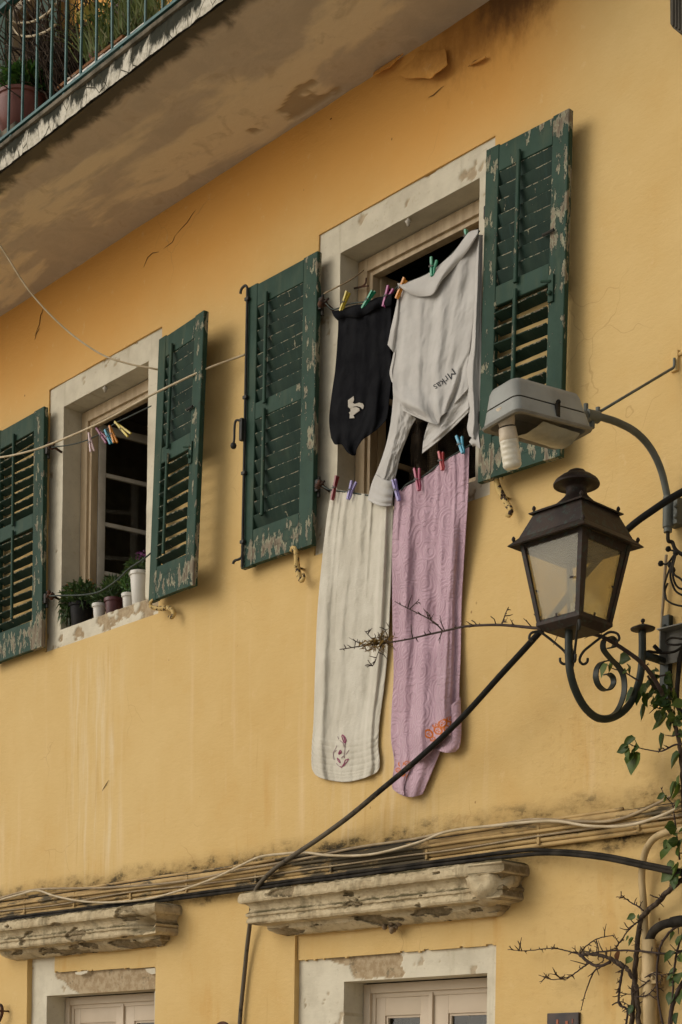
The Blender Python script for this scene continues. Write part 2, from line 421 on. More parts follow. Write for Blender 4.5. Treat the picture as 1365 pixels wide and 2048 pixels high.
def glass_material():
    t = NT('old_window_glass'); p = t.coord('Object')
    gl = t.b; t.set((.55, .56, .52), .04, 0, .5); gl.inputs['Alpha'].default_value = 1
    tr = t.N('ShaderNodeBsdfTransparent'); tr.inputs[0].default_value = (.80, .80, .76, 1)
    gs = t.N('ShaderNodeBsdfGlossy'); gs.inputs['Roughness'].default_value = .03
    fr = t.N('ShaderNodeLayerWeight'); fr.inputs[0].default_value = .5
    mx = t.N('ShaderNodeMixShader'); t.L(t.math('ADD', t.math('MULTIPLY', t.math('POWER', fr.outputs['Facing'], 4.0), .6), .03), mx.inputs[0]); t.L(tr.outputs[0], mx.inputs[1]); t.L(gs.outputs[0], mx.inputs[2])
    t.L(mx.outputs[0], t.out.inputs[0]); return t.m
M['glass'] = glass_material()
M['iron'] = simple('black_iron', (.018, .018, .014), (.035, .03, .022), .6, .3, 14, .3, 70)
M['rust'] = simple('rusty_iron', (.10, .04, .018), (.035, .022, .015), .8, .2, 16, .4, 70)
def catch_material():
    t = NT('rust_spotted_yellow_paint'); p = t.coord('Object')
    n = t.noise(p, 38, 5, .6)
    t.set(t.mix(t.ramp(n, .52, .57), (.52, .36, .13), (.035, .018, .01)), .75, 0, .3); t.bump(n, .4, .004); return t.m
M['catch'] = catch_material()
M['moss'] = simple('mossy_dark_cement', (.06, .05, .03), (.17, .14, .095), .95, 0, 9, .4, 40)
M['rail'] = simple('green_railing_paint', (.012, .062, .058), (.03, .10, .085), .5, .1, 9, .2, 60)
M['zinc'] = simple('bare_grey_wood', (.10, .085, .06), (.05, .042, .03), .85, 0, 4, .5, 30, scale=(5, 5, .5))

# ------------------------------------------------------------------ ground of the street
street = MB().grid(lambda a, b: V(-400 + 800 * a, -400 + 800 * b, 0), 8, 8).build('street', simple('street_paving', (.50, .45, .36), (.42, .37, .29), .9, 0, .8, .3, 8, vec='Generated'), None)
tag(street, kind='structure')

# ------------------------------------------------------------------ the house
house = thing('house', 'ochre plastered old house with peeling green louvred shutters and cream window surrounds', 'house', (-8, 0, 0))

def sheet(us, zs, keep, yfn, edge_to=None, step=.05):
    """a sheet in the facade plane cut by keep(u, z); open borders are returned to y = edge_to(u, z)"""
    def fill(a):
        a = sorted(set(round(x, 4) for x in a)); out = [a[0]]
        for x, y in zip(a, a[1:]):
            n = max(1, int(math.ceil((y - x) / step - 1e-6)))
            out += [x + (y - x) * (i + 1) / n for i in range(n)]
        return out
    U, Z = fill(us), fill(zs); b = MB(); ids = {}
    def vid(i, j):
        if (i, j) not in ids:
            ids[(i, j)] = len(b.v); b.v.append(V(U[i], yfn(U[i], Z[j]), Z[j]))
        return ids[(i, j)]
    K = {(i, j): keep((U[i] + U[i + 1]) / 2, (Z[j] + Z[j + 1]) / 2) for i in range(len(U) - 1) for j in range(len(Z) - 1)}
    for (i, j), k in K.items():
        if not k: continue
        b.f.append((vid(i, j), vid(i + 1, j), vid(i + 1, j + 1), vid(i, j + 1))); b.mi.append(0)
        if edge_to is None: continue
        for di, dj, e in ((-1, 0, ((i, j), (i, j + 1))), (1, 0, ((i + 1, j + 1), (i + 1, j))), (0, -1, ((i + 1, j), (i, j))), (0, 1, ((i, j + 1), (i + 1, j + 1)))):
            if not K.get((i + di, j + dj), False):
                a, c = vid(*e[0]), vid(*e[1])
                y = edge_to((U[i] + U[i + 1]) / 2, (Z[j] + Z[j + 1]) / 2)
                n = len(b.v); b.v += [V(b.v[a].x, y, b.v[a].z), V(b.v[c].x, y, b.v[c].z)]
                b.f.append((a, c, n + 1, n)); b.mi.append(0)
    return b
def add_attr(o, name, fn, base):
    a = o.data.attributes.new(name, 'FLOAT', 'POINT')
    a.data.foreach_set('value', [fn(v.co + base) for v in o.data.vertices])

# openings (outer edge of the cream surrounds) : u0, u1, z0, z1
BW = dict(o=(-7.72, -6.203, 5.125, 7.217), i=(-7.524, -6.331, 5.245, 7.028))       # window with the laundry
LW = dict(o=(-10.88, -9.397, 5.103, 7.190), i=(-10.686, -9.575, 5.245, 7.000))    # window with the flower pots
BL = dict(o=(-7.85, -6.103, .9, 2.66), i=(-7.423, -6.207, 1.0, 2.342))            # ground floor, below the laundry
LL = dict(o=(-11.07, -9.36, .9, 2.68), i=(-10.852, -9.43, 1.0, 2.375))            # ground floor, left
UD = (at(8, 150).x, at(84, 150).x, 8.25, 10.6)                                                 # balcony door
def inside(q, u, z): return q[0] < u < q[1] and q[2] < z < q[3]
openings = [BW['o'], LW['o'], BL['o'], LL['o'], UD]
def wall_y(u, z): return -.0045 * fnoise((u, 3.1, z * .8), 1.1, 3) - .002 * fnoise((u, 7.7, z), 4.5, 2)
us = [-16, -3.2] + [x for q in openings for x in q[:2]]; zs = [0, 12] + [x for q in openings for x in q[2:]]
wb = sheet(us, zs, lambda u, z: not any(inside(q, u, z) for q in openings), wall_y, lambda u, z: .30, .07)
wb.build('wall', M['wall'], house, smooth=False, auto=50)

def surround(name, q, chipf, recess=.013, depth=.21, step=.011, mat='trim', hole=None):
    o, i = q['o'], hole or q['i']
    f = lambda u, z: chipf(u, z)
    b = sheet([o[0], o[1], i[0], i[1]], [o[2], o[3], i[2], i[3]], lambda u, z: not inside(i, u, z),
              lambda u, z: recess + .009 * f(u, z) + .0022 * fnoise((u, 1.3, z), 9, 3), lambda u, z: depth if inside((i[0] - .02, i[1] + .02, i[2] - .02, i[3] + .02), u, z) else recess + .02, step)
    ob = b.build(name, M[mat], house, auto=45)
    add_attr(ob, 'chip', lambda p: f(p.x, p.z) if p.y < .1 else 0.0, wloc(house))
    return ob
def sst(x, a, b):
    t = min(1, max(0, (x - a) / (b - a))); return t * t * (3 - 2 * t)
def chip_upper(u, z):
    n = fnoise((u, .4, z), 7, 4)
    return sst(n, .62, .66) * .8
def chip_left(u, z):
    # the sill has lost its plaster in patches
    n = fnoise((u * .8, 2.4, z * 1.1), 9, 5)
    low = sst(z, 5.262, 5.235)
    k = sst(n + .34 * low * sst(u, -10.5, -10.0) + .55 * math.exp(-((u + 9.93) / .14) ** 2 - ((z - 5.20) / .06) ** 2), .40, .46) * low
    return max(k, sst(n, .66, .70) * .7)
surround('window_surround', BW, chip_upper)
surround('window_surround', LW, chip_left)

def inpoly(p, poly):
    x, y = p; c = False; n = len(poly)
    for i in range(n):
        (x1, y1), (x2, y2) = poly[i], poly[(i + 1) % n]
        if (y1 > y) != (y2 > y) and x < (x2 - x1) * (y - y1) / (y2 - y1) + x1: c = not c
    return c
def px_poly(pts, w=0.0): return [(at(*p, w).x, at(*p, w).z) for p in pts]
bare_big = px_poly([(640, 1915), (790, 1902), (796, 1915), (791, 1930), (800, 1945), (793, 1953), (700, 1957), (693, 1945), (688, 1930), (662, 1925)])
bare_left = px_poly([(100, 1944), (296, 1932), (314, 1934), (314, 1980), (300, 1983), (158, 1992), (130, 1976), (118, 1962), (104, 1958)])
def chip_bl(u, z):
    k = 1.0 if inpoly((u + .006 * fnoise((u, z, 0), 30, 2), z + .006 * fnoise((z, u, 2), 30, 2)), bare_big) else 0.0
    return max(k, sst(fnoise((u, 5.1, z), 8, 4), .66, .7) * .7)
def chip_ll(u, z):
    k = 1.0 if inpoly((u + .006 * fnoise((u, z, 0), 30, 2), z + .006 * fnoise((z, u, 2), 30, 2)), bare_left) else 0.0
    return max(k, sst(fnoise((u, 9.1, z), 8, 4), .66, .7) * .7)
surround('window_surround', BL, chip_bl, .045, .25)
surround('window_surround', LL, chip_ll, .045, .25)
# strip of ochre plaster left between cornice and surround, its lower edge broken
def strip(q, zlow, amp, seed, u0=None):
    o = q['o']; u0 = o[0] + .004 if u0 is None else u0
    keep = lambda u, z: z > zlow(u) + amp * fnoise((u, seed, 0), 14, 4)
    sheet([u0, o[1] - .004], [2.42, 2.72], keep, lambda u, z: .026 + .002 * fnoise((u, seed, z), 8, 2), lambda u, z: .044, .009).build('plaster_strip', M['wall'], house, auto=45)
zl = at(590, 1921).z; zr = at(990, 1888).z
strip(BL, lambda u: zl + (zr - zl) * (u + 7.85) / 1.75, .008, 1.0)
zl2 = at(104, 1944).z; zr2 = at(313, 1933).z
strip(LL, lambda u: zl2 + (zr2 - zl2) * (u + 10.7) / 1.35, .010, 4.0, at(104, 1944).x)

# hanging flakes of the left surround
for poly in ([(152, 1945), (178, 1941), (176, 1946), (164, 1950), (154, 1949)], [(293, 1938), (313, 1936), (313, 1947), (306, 1949), (296, 1944)]):
    MB().prism([at(*p, -.02) for p in poly], (0, -.008, 0)).build('plaster_flake', M['trim'], house)
# buckled plaster under the balcony: shells that stand off the wall
def shell(poly, lift, tilt=(0, 1), th=.006, name='plaster_flake', mat='wall'):
    pts = [at(*p) for p in poly]; c = sum(pts, V(0, 0, 0)) / len(pts)
    zz = [p.z for p in pts]; z0, z1 = min(zz), max(zz)
    b = MB(); n = len(pts)
    ring = []
    for p in pts:
        k = (z1 - p.z) / (z1 - z0)
        ring.append(V(p.x, -.004 - lift * k * (1 + .3 * fnoise(p, 9, 2)), p.z))
    mid = V(c.x, -.006 - lift * .62, c.z)
    vv = ring + [mid] + [p + V(0, th, 0) for p in ring] + [mid + V(0, th, 0)]
    ff = [(i, (i + 1) % n, n) for i in range(n)] + [((i + 1) % n + n + 1, i + n + 1, 2 * n + 1) for i in range(n)] + [(i, i + n + 1, (i + 1) % n + n + 1, (i + 1) % n) for i in range(n)]
    b.add(vv, ff); return b.build(name, M[mat], house, auto=40)
def rough(poly, k=5, a=2.0, seed=0):
    out = []
    for i, (p, q) in enumerate(zip(poly, poly[1:] + poly[:1])):
        for j in range(k):
            t = j / k; x = p[0] + (q[0] - p[0]) * t; y = p[1] + (q[1] - p[1]) * t
            d = 0 if j == 0 else a
            out.append((x + d * fnoise((x * .3, y * .3, seed), 1, 2), y + d * fnoise((y * .3, x * .3, seed + 5), 1, 2)))
    return out
shell(rough([(838, 103), (868, 106), (897, 102), (908, 138), (898, 152), (884, 163), (868, 165), (845, 162), (822, 163), (800, 150), (815, 138), (830, 118)], 4, 1.5), .060)
shell(rough([(750, 140), (783, 125), (813, 107), (806, 122), (790, 142), (772, 152), (757, 158)], 4, 1.0, 3), .050)
shell(rough([(938, 130), (955, 123), (976, 115), (978, 122), (962, 130), (945, 134)], 3, .8, 6), .03)
# cracks in the plaster: narrow dark gaps
def crack(pts, wd=.006):
    p = [at(*q, .003) for q in rough([(x, y) for x, y in pts], 3, 1.2, pts[0][0])[:-2 * 1]]
    n = len(pts); p = p[:3 * (n - 1) + 1]
    rs = [wd * (.25 + .75 * math.sin(math.pi * min(1, max(0, i / (len(p) - 1))))) * .5 for i in range(len(p))]
    return MB().tube(p, rs, 4)
CRK = simple('crack_dirt', (.05, .025, .01), (.03, .016, .008), .95, bump=0)
for pts in ([(288, 535), (296, 515), (306, 506), (318, 504)], [(80, 655), (74, 665), (70, 680)], [(88, 615), (82, 630), (79, 650), (70, 672)], [(328, 497), (345, 485), (352, 470)], [(352, 470), (375, 445), (392, 420)],
            [(857, 196), (870, 188), (888, 172)], [(936, 134), (950, 122), (968, 116)], [(660, 240), (664, 236)], [(205, 1582), (212, 1570), (218, 1560)]):
    crack(pts).build('plaster_crack', CRK, house)

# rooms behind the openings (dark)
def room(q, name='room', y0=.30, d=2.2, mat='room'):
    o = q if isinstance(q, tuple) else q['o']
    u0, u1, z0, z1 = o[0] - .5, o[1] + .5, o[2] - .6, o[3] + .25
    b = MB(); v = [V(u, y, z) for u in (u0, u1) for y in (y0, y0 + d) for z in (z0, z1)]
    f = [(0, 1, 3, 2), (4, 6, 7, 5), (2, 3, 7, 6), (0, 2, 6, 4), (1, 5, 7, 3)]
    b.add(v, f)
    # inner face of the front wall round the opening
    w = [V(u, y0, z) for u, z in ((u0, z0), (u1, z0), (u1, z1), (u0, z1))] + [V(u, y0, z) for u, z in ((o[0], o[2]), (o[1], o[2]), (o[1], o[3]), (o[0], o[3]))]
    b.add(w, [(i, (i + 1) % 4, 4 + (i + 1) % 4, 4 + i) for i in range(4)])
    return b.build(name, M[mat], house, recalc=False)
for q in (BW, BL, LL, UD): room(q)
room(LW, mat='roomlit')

# ---- window frames, leaves and panes
def frame_bars(b, u0, u1, z0, z1, y0, y1, wd, bev=.006, bottom=True):
    b.box((u0, y0, z0), (u0 + wd, y1, z1), bev=bev); b.box((u1 - wd, y0, z0), (u1, y1, z1), bev=bev)
    b.box((u0 + wd - .001, y0 + .001, z1 - wd), (u1 - wd + .001, y1 - .001, z1), bev=bev)
    if bottom: b.box((u0 + wd - .001, y0 + .001, z0), (u1 - wd + .001, y1 - .001, z0 + wd), bev=bev)
def window(q, y, wd=.085, mat='frame'):
    i = q['i']; b = MB()
    frame_bars(b, i[0] + .006, i[1] - .006, i[2] + .004, i[3] - .008, y, y + .07, wd, .005)
    frame_bars(b, i[0] + .006 + wd - .012, i[1] - .006 - wd + .012, i[2] + wd - .012, i[3] - .008 - wd + .012, y + .022, y + .085, .042, .004)
    return b.build('window', M[mat], house, auto=40)
win_b = window(BW, .165); win_l = window(LW, .175)
win_bl = window(BL, .215, .06, 'frame_low'); win_ll = window(LL, .215, .06, 'frame_low')

def leaf(parent, hinge, Lw, H, ang, nbars, stile=.055, mat='frame_pale', th=.042, sgn=1, panel=None):
    """casement leaf swung inward by ang; local x along the leaf, returned leaf has mullion and pane sub-parts"""
    Mx = Matrix.Translation(Vector(hinge)) @ Matrix.Rotation(ang, 4, 'Z')
    b = MB()
    b.box((0, 0, 0), (stile, th, H), Mx, .005); b.box((Lw - stile, 0, 0), (Lw, th, H), Mx, .005)
    b.box((stile - .001, .001, 0), (Lw - stile + .001, th - .001, stile * 1.3), Mx, .005); b.box((stile - .001, .001, H - stile), (Lw - stile + .001, th - .001, H), Mx, .005)
    lf = b.build('casement', M[mat], parent, auto=40)
    zz = [stile * 1.3] + [H * (k + 1) / (nbars + 1) for k in range(nbars)] + [H - stile]
    for k in range(nbars):
        MB().box((stile - .001, .006, zz[k + 1] - .016), (Lw - stile + .001, th - .006, zz[k + 1] + .016), Mx, .004).build('glazing_bar', M[mat], parent, auto=40)
    for k in range(nbars + 1):
        MB().box((stile - .004, .018, zz[k]), (Lw - stile + .004, .022, zz[k + 1]), Mx).build('pane', M['glass'], parent)
    return lf
# left window: left leaf stands open into the room, seen nearly face on
leaf(win_l, (LW['i'][0] + .135, .26, LW['i'][2] + .10), .50, LW['i'][3] - LW['i'][2] - .20, R(78), 3, .06)
leaf(win_l, (LW['i'][1] - .135, .26, LW['i'][2] + .10), .50, LW['i'][3] - LW['i'][2] - .20, R(100), 3, .06)
leaf(win_b, (BW['i'][0] + .135, .25, BW['i'][2] + .10), .50, BW['i'][3] - BW['i'][2] - .20, R(83), 3, .06, 'frame')
leaf(win_b, (BW['i'][1] - .135, .25, BW['i'][2] + .10), .50, BW['i'][3] - BW['i'][2] - .20, R(95), 3, .06, 'frame')
# ground floor: closed pairs of leaves with panels above the panes
def closed_leaf(parent, u0, u1, z0, z1, y, st, rail):
    b = MB()
    b.box((u0, y, z0), (u0 + st, y + .04, z1), bev=.004); b.box((u1 - st, y, z0), (u1, y + .04, z1), bev=.004)
    b.box((u0 + st - .001, y + .001, z1 - rail), (u1 - st + .001, y + .039, z1), bev=.003); b.box((u0 + st - .001, y + .001, z0), (u1 - st + .001, y + .039, z0 + .1), bev=.003)
    frame_bars(b, u0 + st - .004, u1 - st + .004, z0 + .096, z1 - rail + .004, y + .012, y + .034, .020, .003)
    b.build('casement', M['frame_low'], parent, auto=40)
    MB().box((u0 + st, y + .026, z0 + .1), (u1 - st, y + .030, z1 - rail)).build('pane', M['glass'], parent)
def pair(q, win, y, split):
    i = q['i']; u0, u1, z1 = i[0] + .075, i[1] - .02, i[3] - .078; um = u0 + (u1 - u0) * split
    closed_leaf(win, u0, um - .003, 1.06, z1, y + .012, .10, .135); closed_leaf(win, um + .003, u1, 1.06, z1, y + .012, .13, .135)
    MB().box((um - .02, y - .006, 1.06), (um + .014, y + .014, z1 - .001), bev=.004).build('astragal', M['frame_low'], win, auto=40)
pair(BL, win_bl, .235, .46); pair(LL, win_ll, .235, .52)
# curtains
def cloth_mat(name, c1, c2, rough=.95, sc=6, weave=500, bs=.25, sheen=.2):
    t = NT(name); p = t.coord('Object')
    t.set(t.mix(t.ramp(t.noise(p, sc, 5), .35, .65), c1, c2), rough, 0, .06)
    t.b.inputs['Sheen Weight'].default_value = sheen
    b = t.bump(t.noise(p, weave, 2), bs, .002); t.bump(t.noise(p, 26, 4, .6), .25, .006, b)
    return t.m
M['curtain'] = cloth_mat('grey_green_curtain', (.13, .13, .09), (.09, .085, .06))
def curtain(q, y, zt, zb, win, n=13, mat='curtain'):
    i = q['i']
    MB().grid(lambda a, b: V(i[0] + .08 + (i[1] - i[0] - .1) * a, y + .03 * math.sin(a * n * 6.28 + 1.5 * math.sin(3 * b)), zt + (zb - zt) * b), 160, 10).build('curtain', M[mat], win, smooth=True)
curtain(LL, .36, 2.25, 1.0, win_ll); curtain(BL, .40, 2.25, 1.0, win_bl, 9)
def net_mat():
    t = NT('brown_lace_net'); p = t.coord('Object'); s = t.sep(p)
    def lines(sock, f):
        return t.ramp(t.math('ABSOLUTE', t.math('SUBTRACT', t.math('FRACT', t.math('MULTIPLY', sock, f)), .5)), .36, .42)
    k = t.math('MAXIMUM', lines(s['X'], 70), lines(s['Z'], 70))
    k = t.math('MAXIMUM', k, t.math('MULTIPLY', t.ramp(t.noise(p, 16, 3), .52, .56), .75))
    t.set((.13, .10, .07), .95, 0, .1); tr = t.N('ShaderNodeBsdfTransparent'); mx = t.N('ShaderNodeMixShader')
    t.L(t.math('MULTIPLY', k, .55), mx.inputs[0]); t.L(tr.outputs[0], mx.inputs[1]); t.L(t.b.outputs[0], mx.inputs[2]); t.L(mx.outputs[0], t.out.inputs[0]); return t.m
M['net'] = net_mat()
MB().grid(lambda a, b: V(BW['i'][0] + .33 + .85 * a, .34 + .025 * math.sin(a * 40), 6.35 - .95 * b), 120, 12).build('net_curtain', M['net'], win_b, smooth=True)

# ---- cornices over the ground floor windows
PROF = [(.02, 2.958), (.10, 2.957), (.205, 2.950), (.235, 2.935), (.243, 2.912), (.243, 2.885), (.236, 2.872), (.208, 2.866), (.190, 2.852), (.182, 2.834), (.190, 2.815), (.206, 2.800), (.203, 2.786), (.192, 2.780), (.198, 2.768), (.202, 2.745),
        (.193, 2.732), (.160, 2.729), (.110, 2.726), (.104, 2.715), (.100, 2.700), (.082, 2.688), (.060, 2.675), (.040, 2.664), (.012, 2.660)]
def cornice(u0, u1, seed, ends, zoff=0.0, bite=None):
    n = int((u1 - u0) / .011); b = MB(); k = len(PROF); chips = []
    # finer profile
    prof = []
    for (a, c) in zip(PROF, PROF[1:]):
        for j in range(3): prof.append((a[0] + (c[0] - a[0]) * j / 3, a[1] + (c[1] - a[1]) * j / 3))
    prof.append(PROF[-1]); k = len(prof)
    rings = []
    def ring(u, kind=0):
        out = []
        for (w, z) in prof:
            uu = u + (-w if kind == -1 else w if kind == 1 else 0) if kind else u
            nz = fnoise((uu, w * 3, z * 2.2 + seed), 2.7, 7); n2 = fnoise((uu, w + seed, z), 22, 3)
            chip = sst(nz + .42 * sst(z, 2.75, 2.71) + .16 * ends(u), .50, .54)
            d = chip * .020 + .0028 * n2 + .003 * fnoise((uu, w + seed, z), 60, 2)
            if bite: d += bite(uu, w, z)
            sc = max(0.05, (w - d) / w) if w > .02 else 1
            out.append((V(uu, -(w * sc) + .0, z + zoff - .004 * n2 + (.004 if z < 2.74 else 0) * chip), chip))
        return out
    # left return, face, right return
    wmax = max(p[0] for p in prof)
    first = ring(u0 + wmax, -1); rl = [(V(p.x, .02, p.z), c) for p, c in first]
    rings = [rl, first]
    for i in range(1, n): rings.append(ring(u0 + wmax + (u1 - u0 - 2 * wmax) * i / n))
    last = ring(u1 - wmax, 1); rings += [last, [(V(p.x, .02, p.z), c) for p, c in last]]
    for rg in rings:
        for p, c in rg: b.v.append(p); chips.append(c)
    for i in range(len(rings) - 1):
        for j in range(k - 1):
            b.f.append((i * k + j, (i + 1) * k + j, (i + 1) * k + j + 1, i * k + j + 1)); b.mi.append(0)
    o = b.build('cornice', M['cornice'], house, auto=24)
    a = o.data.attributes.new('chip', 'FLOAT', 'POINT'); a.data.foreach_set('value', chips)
    return o
uL = at(484, 1800, .0).x
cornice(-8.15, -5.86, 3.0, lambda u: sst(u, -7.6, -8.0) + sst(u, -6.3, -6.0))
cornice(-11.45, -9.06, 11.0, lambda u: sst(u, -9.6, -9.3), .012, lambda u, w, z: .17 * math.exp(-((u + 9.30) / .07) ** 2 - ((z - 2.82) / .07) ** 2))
# plaster lump patched on to the right end of the big cornice
lb = MB()
lc = V(-6.04, -.10, 2.835)
def lump(a, b_):
    th, ph = a * 2 * math.pi, b_ * math.pi
    d = V(math.sin(ph) * math.cos(th), math.sin(ph) * math.sin(th), math.cos(ph))
    r_ = 1 + .16 * fnoise(d * 1.3, 1.5, 3)
    return lc + V(d.x * .155 * r_, d.y * .15 * r_, d.z * .125 * r_)
lb.grid(lump, 32, 20); lo = lb.build('plaster_lump', M['cornice'], house, smooth=True)

# ---- balcony slab: top and body, soffit, fascia
UE = -5.55; UB = -15.5; WB = 1.10; TH = .150
def soff_chip(u, y):
    n = fnoise((u * .9, y * 2.2, 4.0), 2.6, 5)
    return sst(n * .8 + 1.0 * math.exp(-((y + .12) / .16) ** 2) * math.exp(-((u + 7.7) / .75) ** 2), .80, .90)
def sofz(u, y): return ZS + .010 * soff_chip(u, y) + .004 * fnoise((u, y, 0), 2.5, 3)
sb = MB().grid(lambda a, b: V(UB + (UE - UB) * a, -WB + (WB + .02) * b, sofz(UB + (UE - UB) * a, -WB + (WB + .02) * b)), 420, 60)
so = sb.build('balcony_soffit', M['soffit'], house, auto=50)
add_attr(so, 'chip', lambda p: soff_chip(p.x, p.y), wloc(house))
def fas(a, b):
    u = UB + (UE - UB) * a; z = ZS + .006 + (TH - .008) * b
    return V(u, -WB - .012 + .006 * fnoise((u, z, 3), 8, 4) + .004 * fnoise((u, z, 9), 30, 2), z - .004 * fnoise((u, 0, 1), 9, 3) * (1 - b))
fo = MB().grid(fas, 700, 12).build('balcony_fascia', M['fascia'], house, auto=60)
slab = MB().box((UB, -WB - .03, ZS + TH), (UE + .02, .02, ZS + TH + .03), bev=.006)
slab.box((UB, -WB + .003, ZS + .03), (UE, .02, ZS + TH - .002)); slab.build('balcony_slab', M['moss'], house, auto=40)

# railing: bars stand on a rail that runs just above the slab edge
rail_z = at(180, 140, 1.05).z
zr_ = at(176, 150 - 12, 1.06).z
RZ = ZS + TH + .10
railing = MB().box((UB, -1.085, RZ), (UE, -1.045, RZ + .022), bev=.003).build('railing', M['rail'], house)
MB().box((UB, -1.09, RZ + .93), (UE, -1.04, RZ + .96), bev=.004).build('top_rail', M['rail'], railing)
bm_ = MB().box((-.0075, -.0075, 0), (.0075, .0075, .925), bev=.002)
base_bar = None
u_first = at(17, 270, 1.065).x
for k in range(-3, 19):
    u = u_first + k * .178
    if base_bar is None:
        base_bar = bm_.build('bar', M['rail'], railing, local=True); ob = base_bar
    else:
        ob = base_bar.copy(); col.objects.link(ob)
    ob.location = V(u, -1.065, RZ + .012) - wloc(house) ; ob.rotation_euler = (R(random.uniform(-.6, .6)), R(random.uniform(-.8, .8)), 0)
fb_ = None
for k in range(-1, 9):
    u = u_first + .04 + k * .66
    if fb_ is None: fb_ = MB().box((-.014, -.01, 0), (.014, .01, .104), bev=.002).build('foot', M['rail'], railing, local=True); ob = fb_
    else: ob = fb_.copy(); col.objects.link(ob)
    ob.location = V(u, -1.065, ZS + TH + .02) - wloc(house)
# balcony door: cream lining, dark leaf, blue green shutter
lin = MB(); frame_bars(lin, UD[0], UD[1], UD[2], UD[3], .02, .14, .11, .006, False)
door = lin.build('balcony_door', M['frame'], house, auto=40)
MB().box((UD[0] + .11, .16, UD[2]), (UD[1] - .11, .20, UD[3] - .11), bev=.004).build('door_leaf', simple('dark_blue_door_paint', (.010, .016, .022), (.016, .024, .03), .5), door)

# swallow's mud nest remains under the middle of the big cornice
nb = MB(); c = V(at(783, 1862, .06).x, -.035, 2.668); rnd = random.Random(2)
for i in range(14): nb.ball(c + V(rnd.gauss(0, .022), rnd.gauss(0, .012), rnd.gauss(0, .016) - .008), rnd.uniform(.010, .020), 6)
for i in range(12):
    d = V(rnd.uniform(-1, 1), rnd.uniform(-1, .2), rnd.uniform(-1, .4)) * .05; nb.tube([c, c + d], [.004, .002], 4)
nb.build('mud_lump', simple('dried_mud', (.24, .17, .10), (.13, .09, .05), .95, 0, 25, .4), house, smooth=True)

# ------------------------------------------------------------------ shutters
def bar(b, lo, hi, axis, n=10, ch=.004, mi=0):
    """chamfered bar, cut into n pieces along its axis so wear can vary along it"""
    lo, hi = Vector(lo), Vector(hi); o = [i for i in range(3) if i != axis]
    a0, a1, c0, c1 = lo[o[0]], hi[o[0]], lo[o[1]], hi[o[1]]
    sec = [(a0 + ch, c0), (a1 - ch, c0), (a1, c0 + ch), (a1, c1 - ch), (a1 - ch, c1), (a0 + ch, c1), (a0, c1 - ch), (a0, c0 + ch)]
    vv = []; ff = []
    for i in range(n + 1):
        t = lo[axis] + (hi[axis] - lo[axis]) * i / n
        for s_, c_ in sec:
            p = [0, 0, 0]; p[axis] = t; p[o[0]] = s_; p[o[1]] = c_; vv.append(V(*p))
    for i in range(n):
        for j in range(8): ff.append((i * 8 + j, i * 8 + (j + 1) % 8, (i + 1) * 8 + (j + 1) % 8, (i + 1) * 8 + j))
    ff += [tuple(range(8))[::-1], tuple(range(n * 8, n * 8 + 8))]
    return b.add(vv, ff, mi)
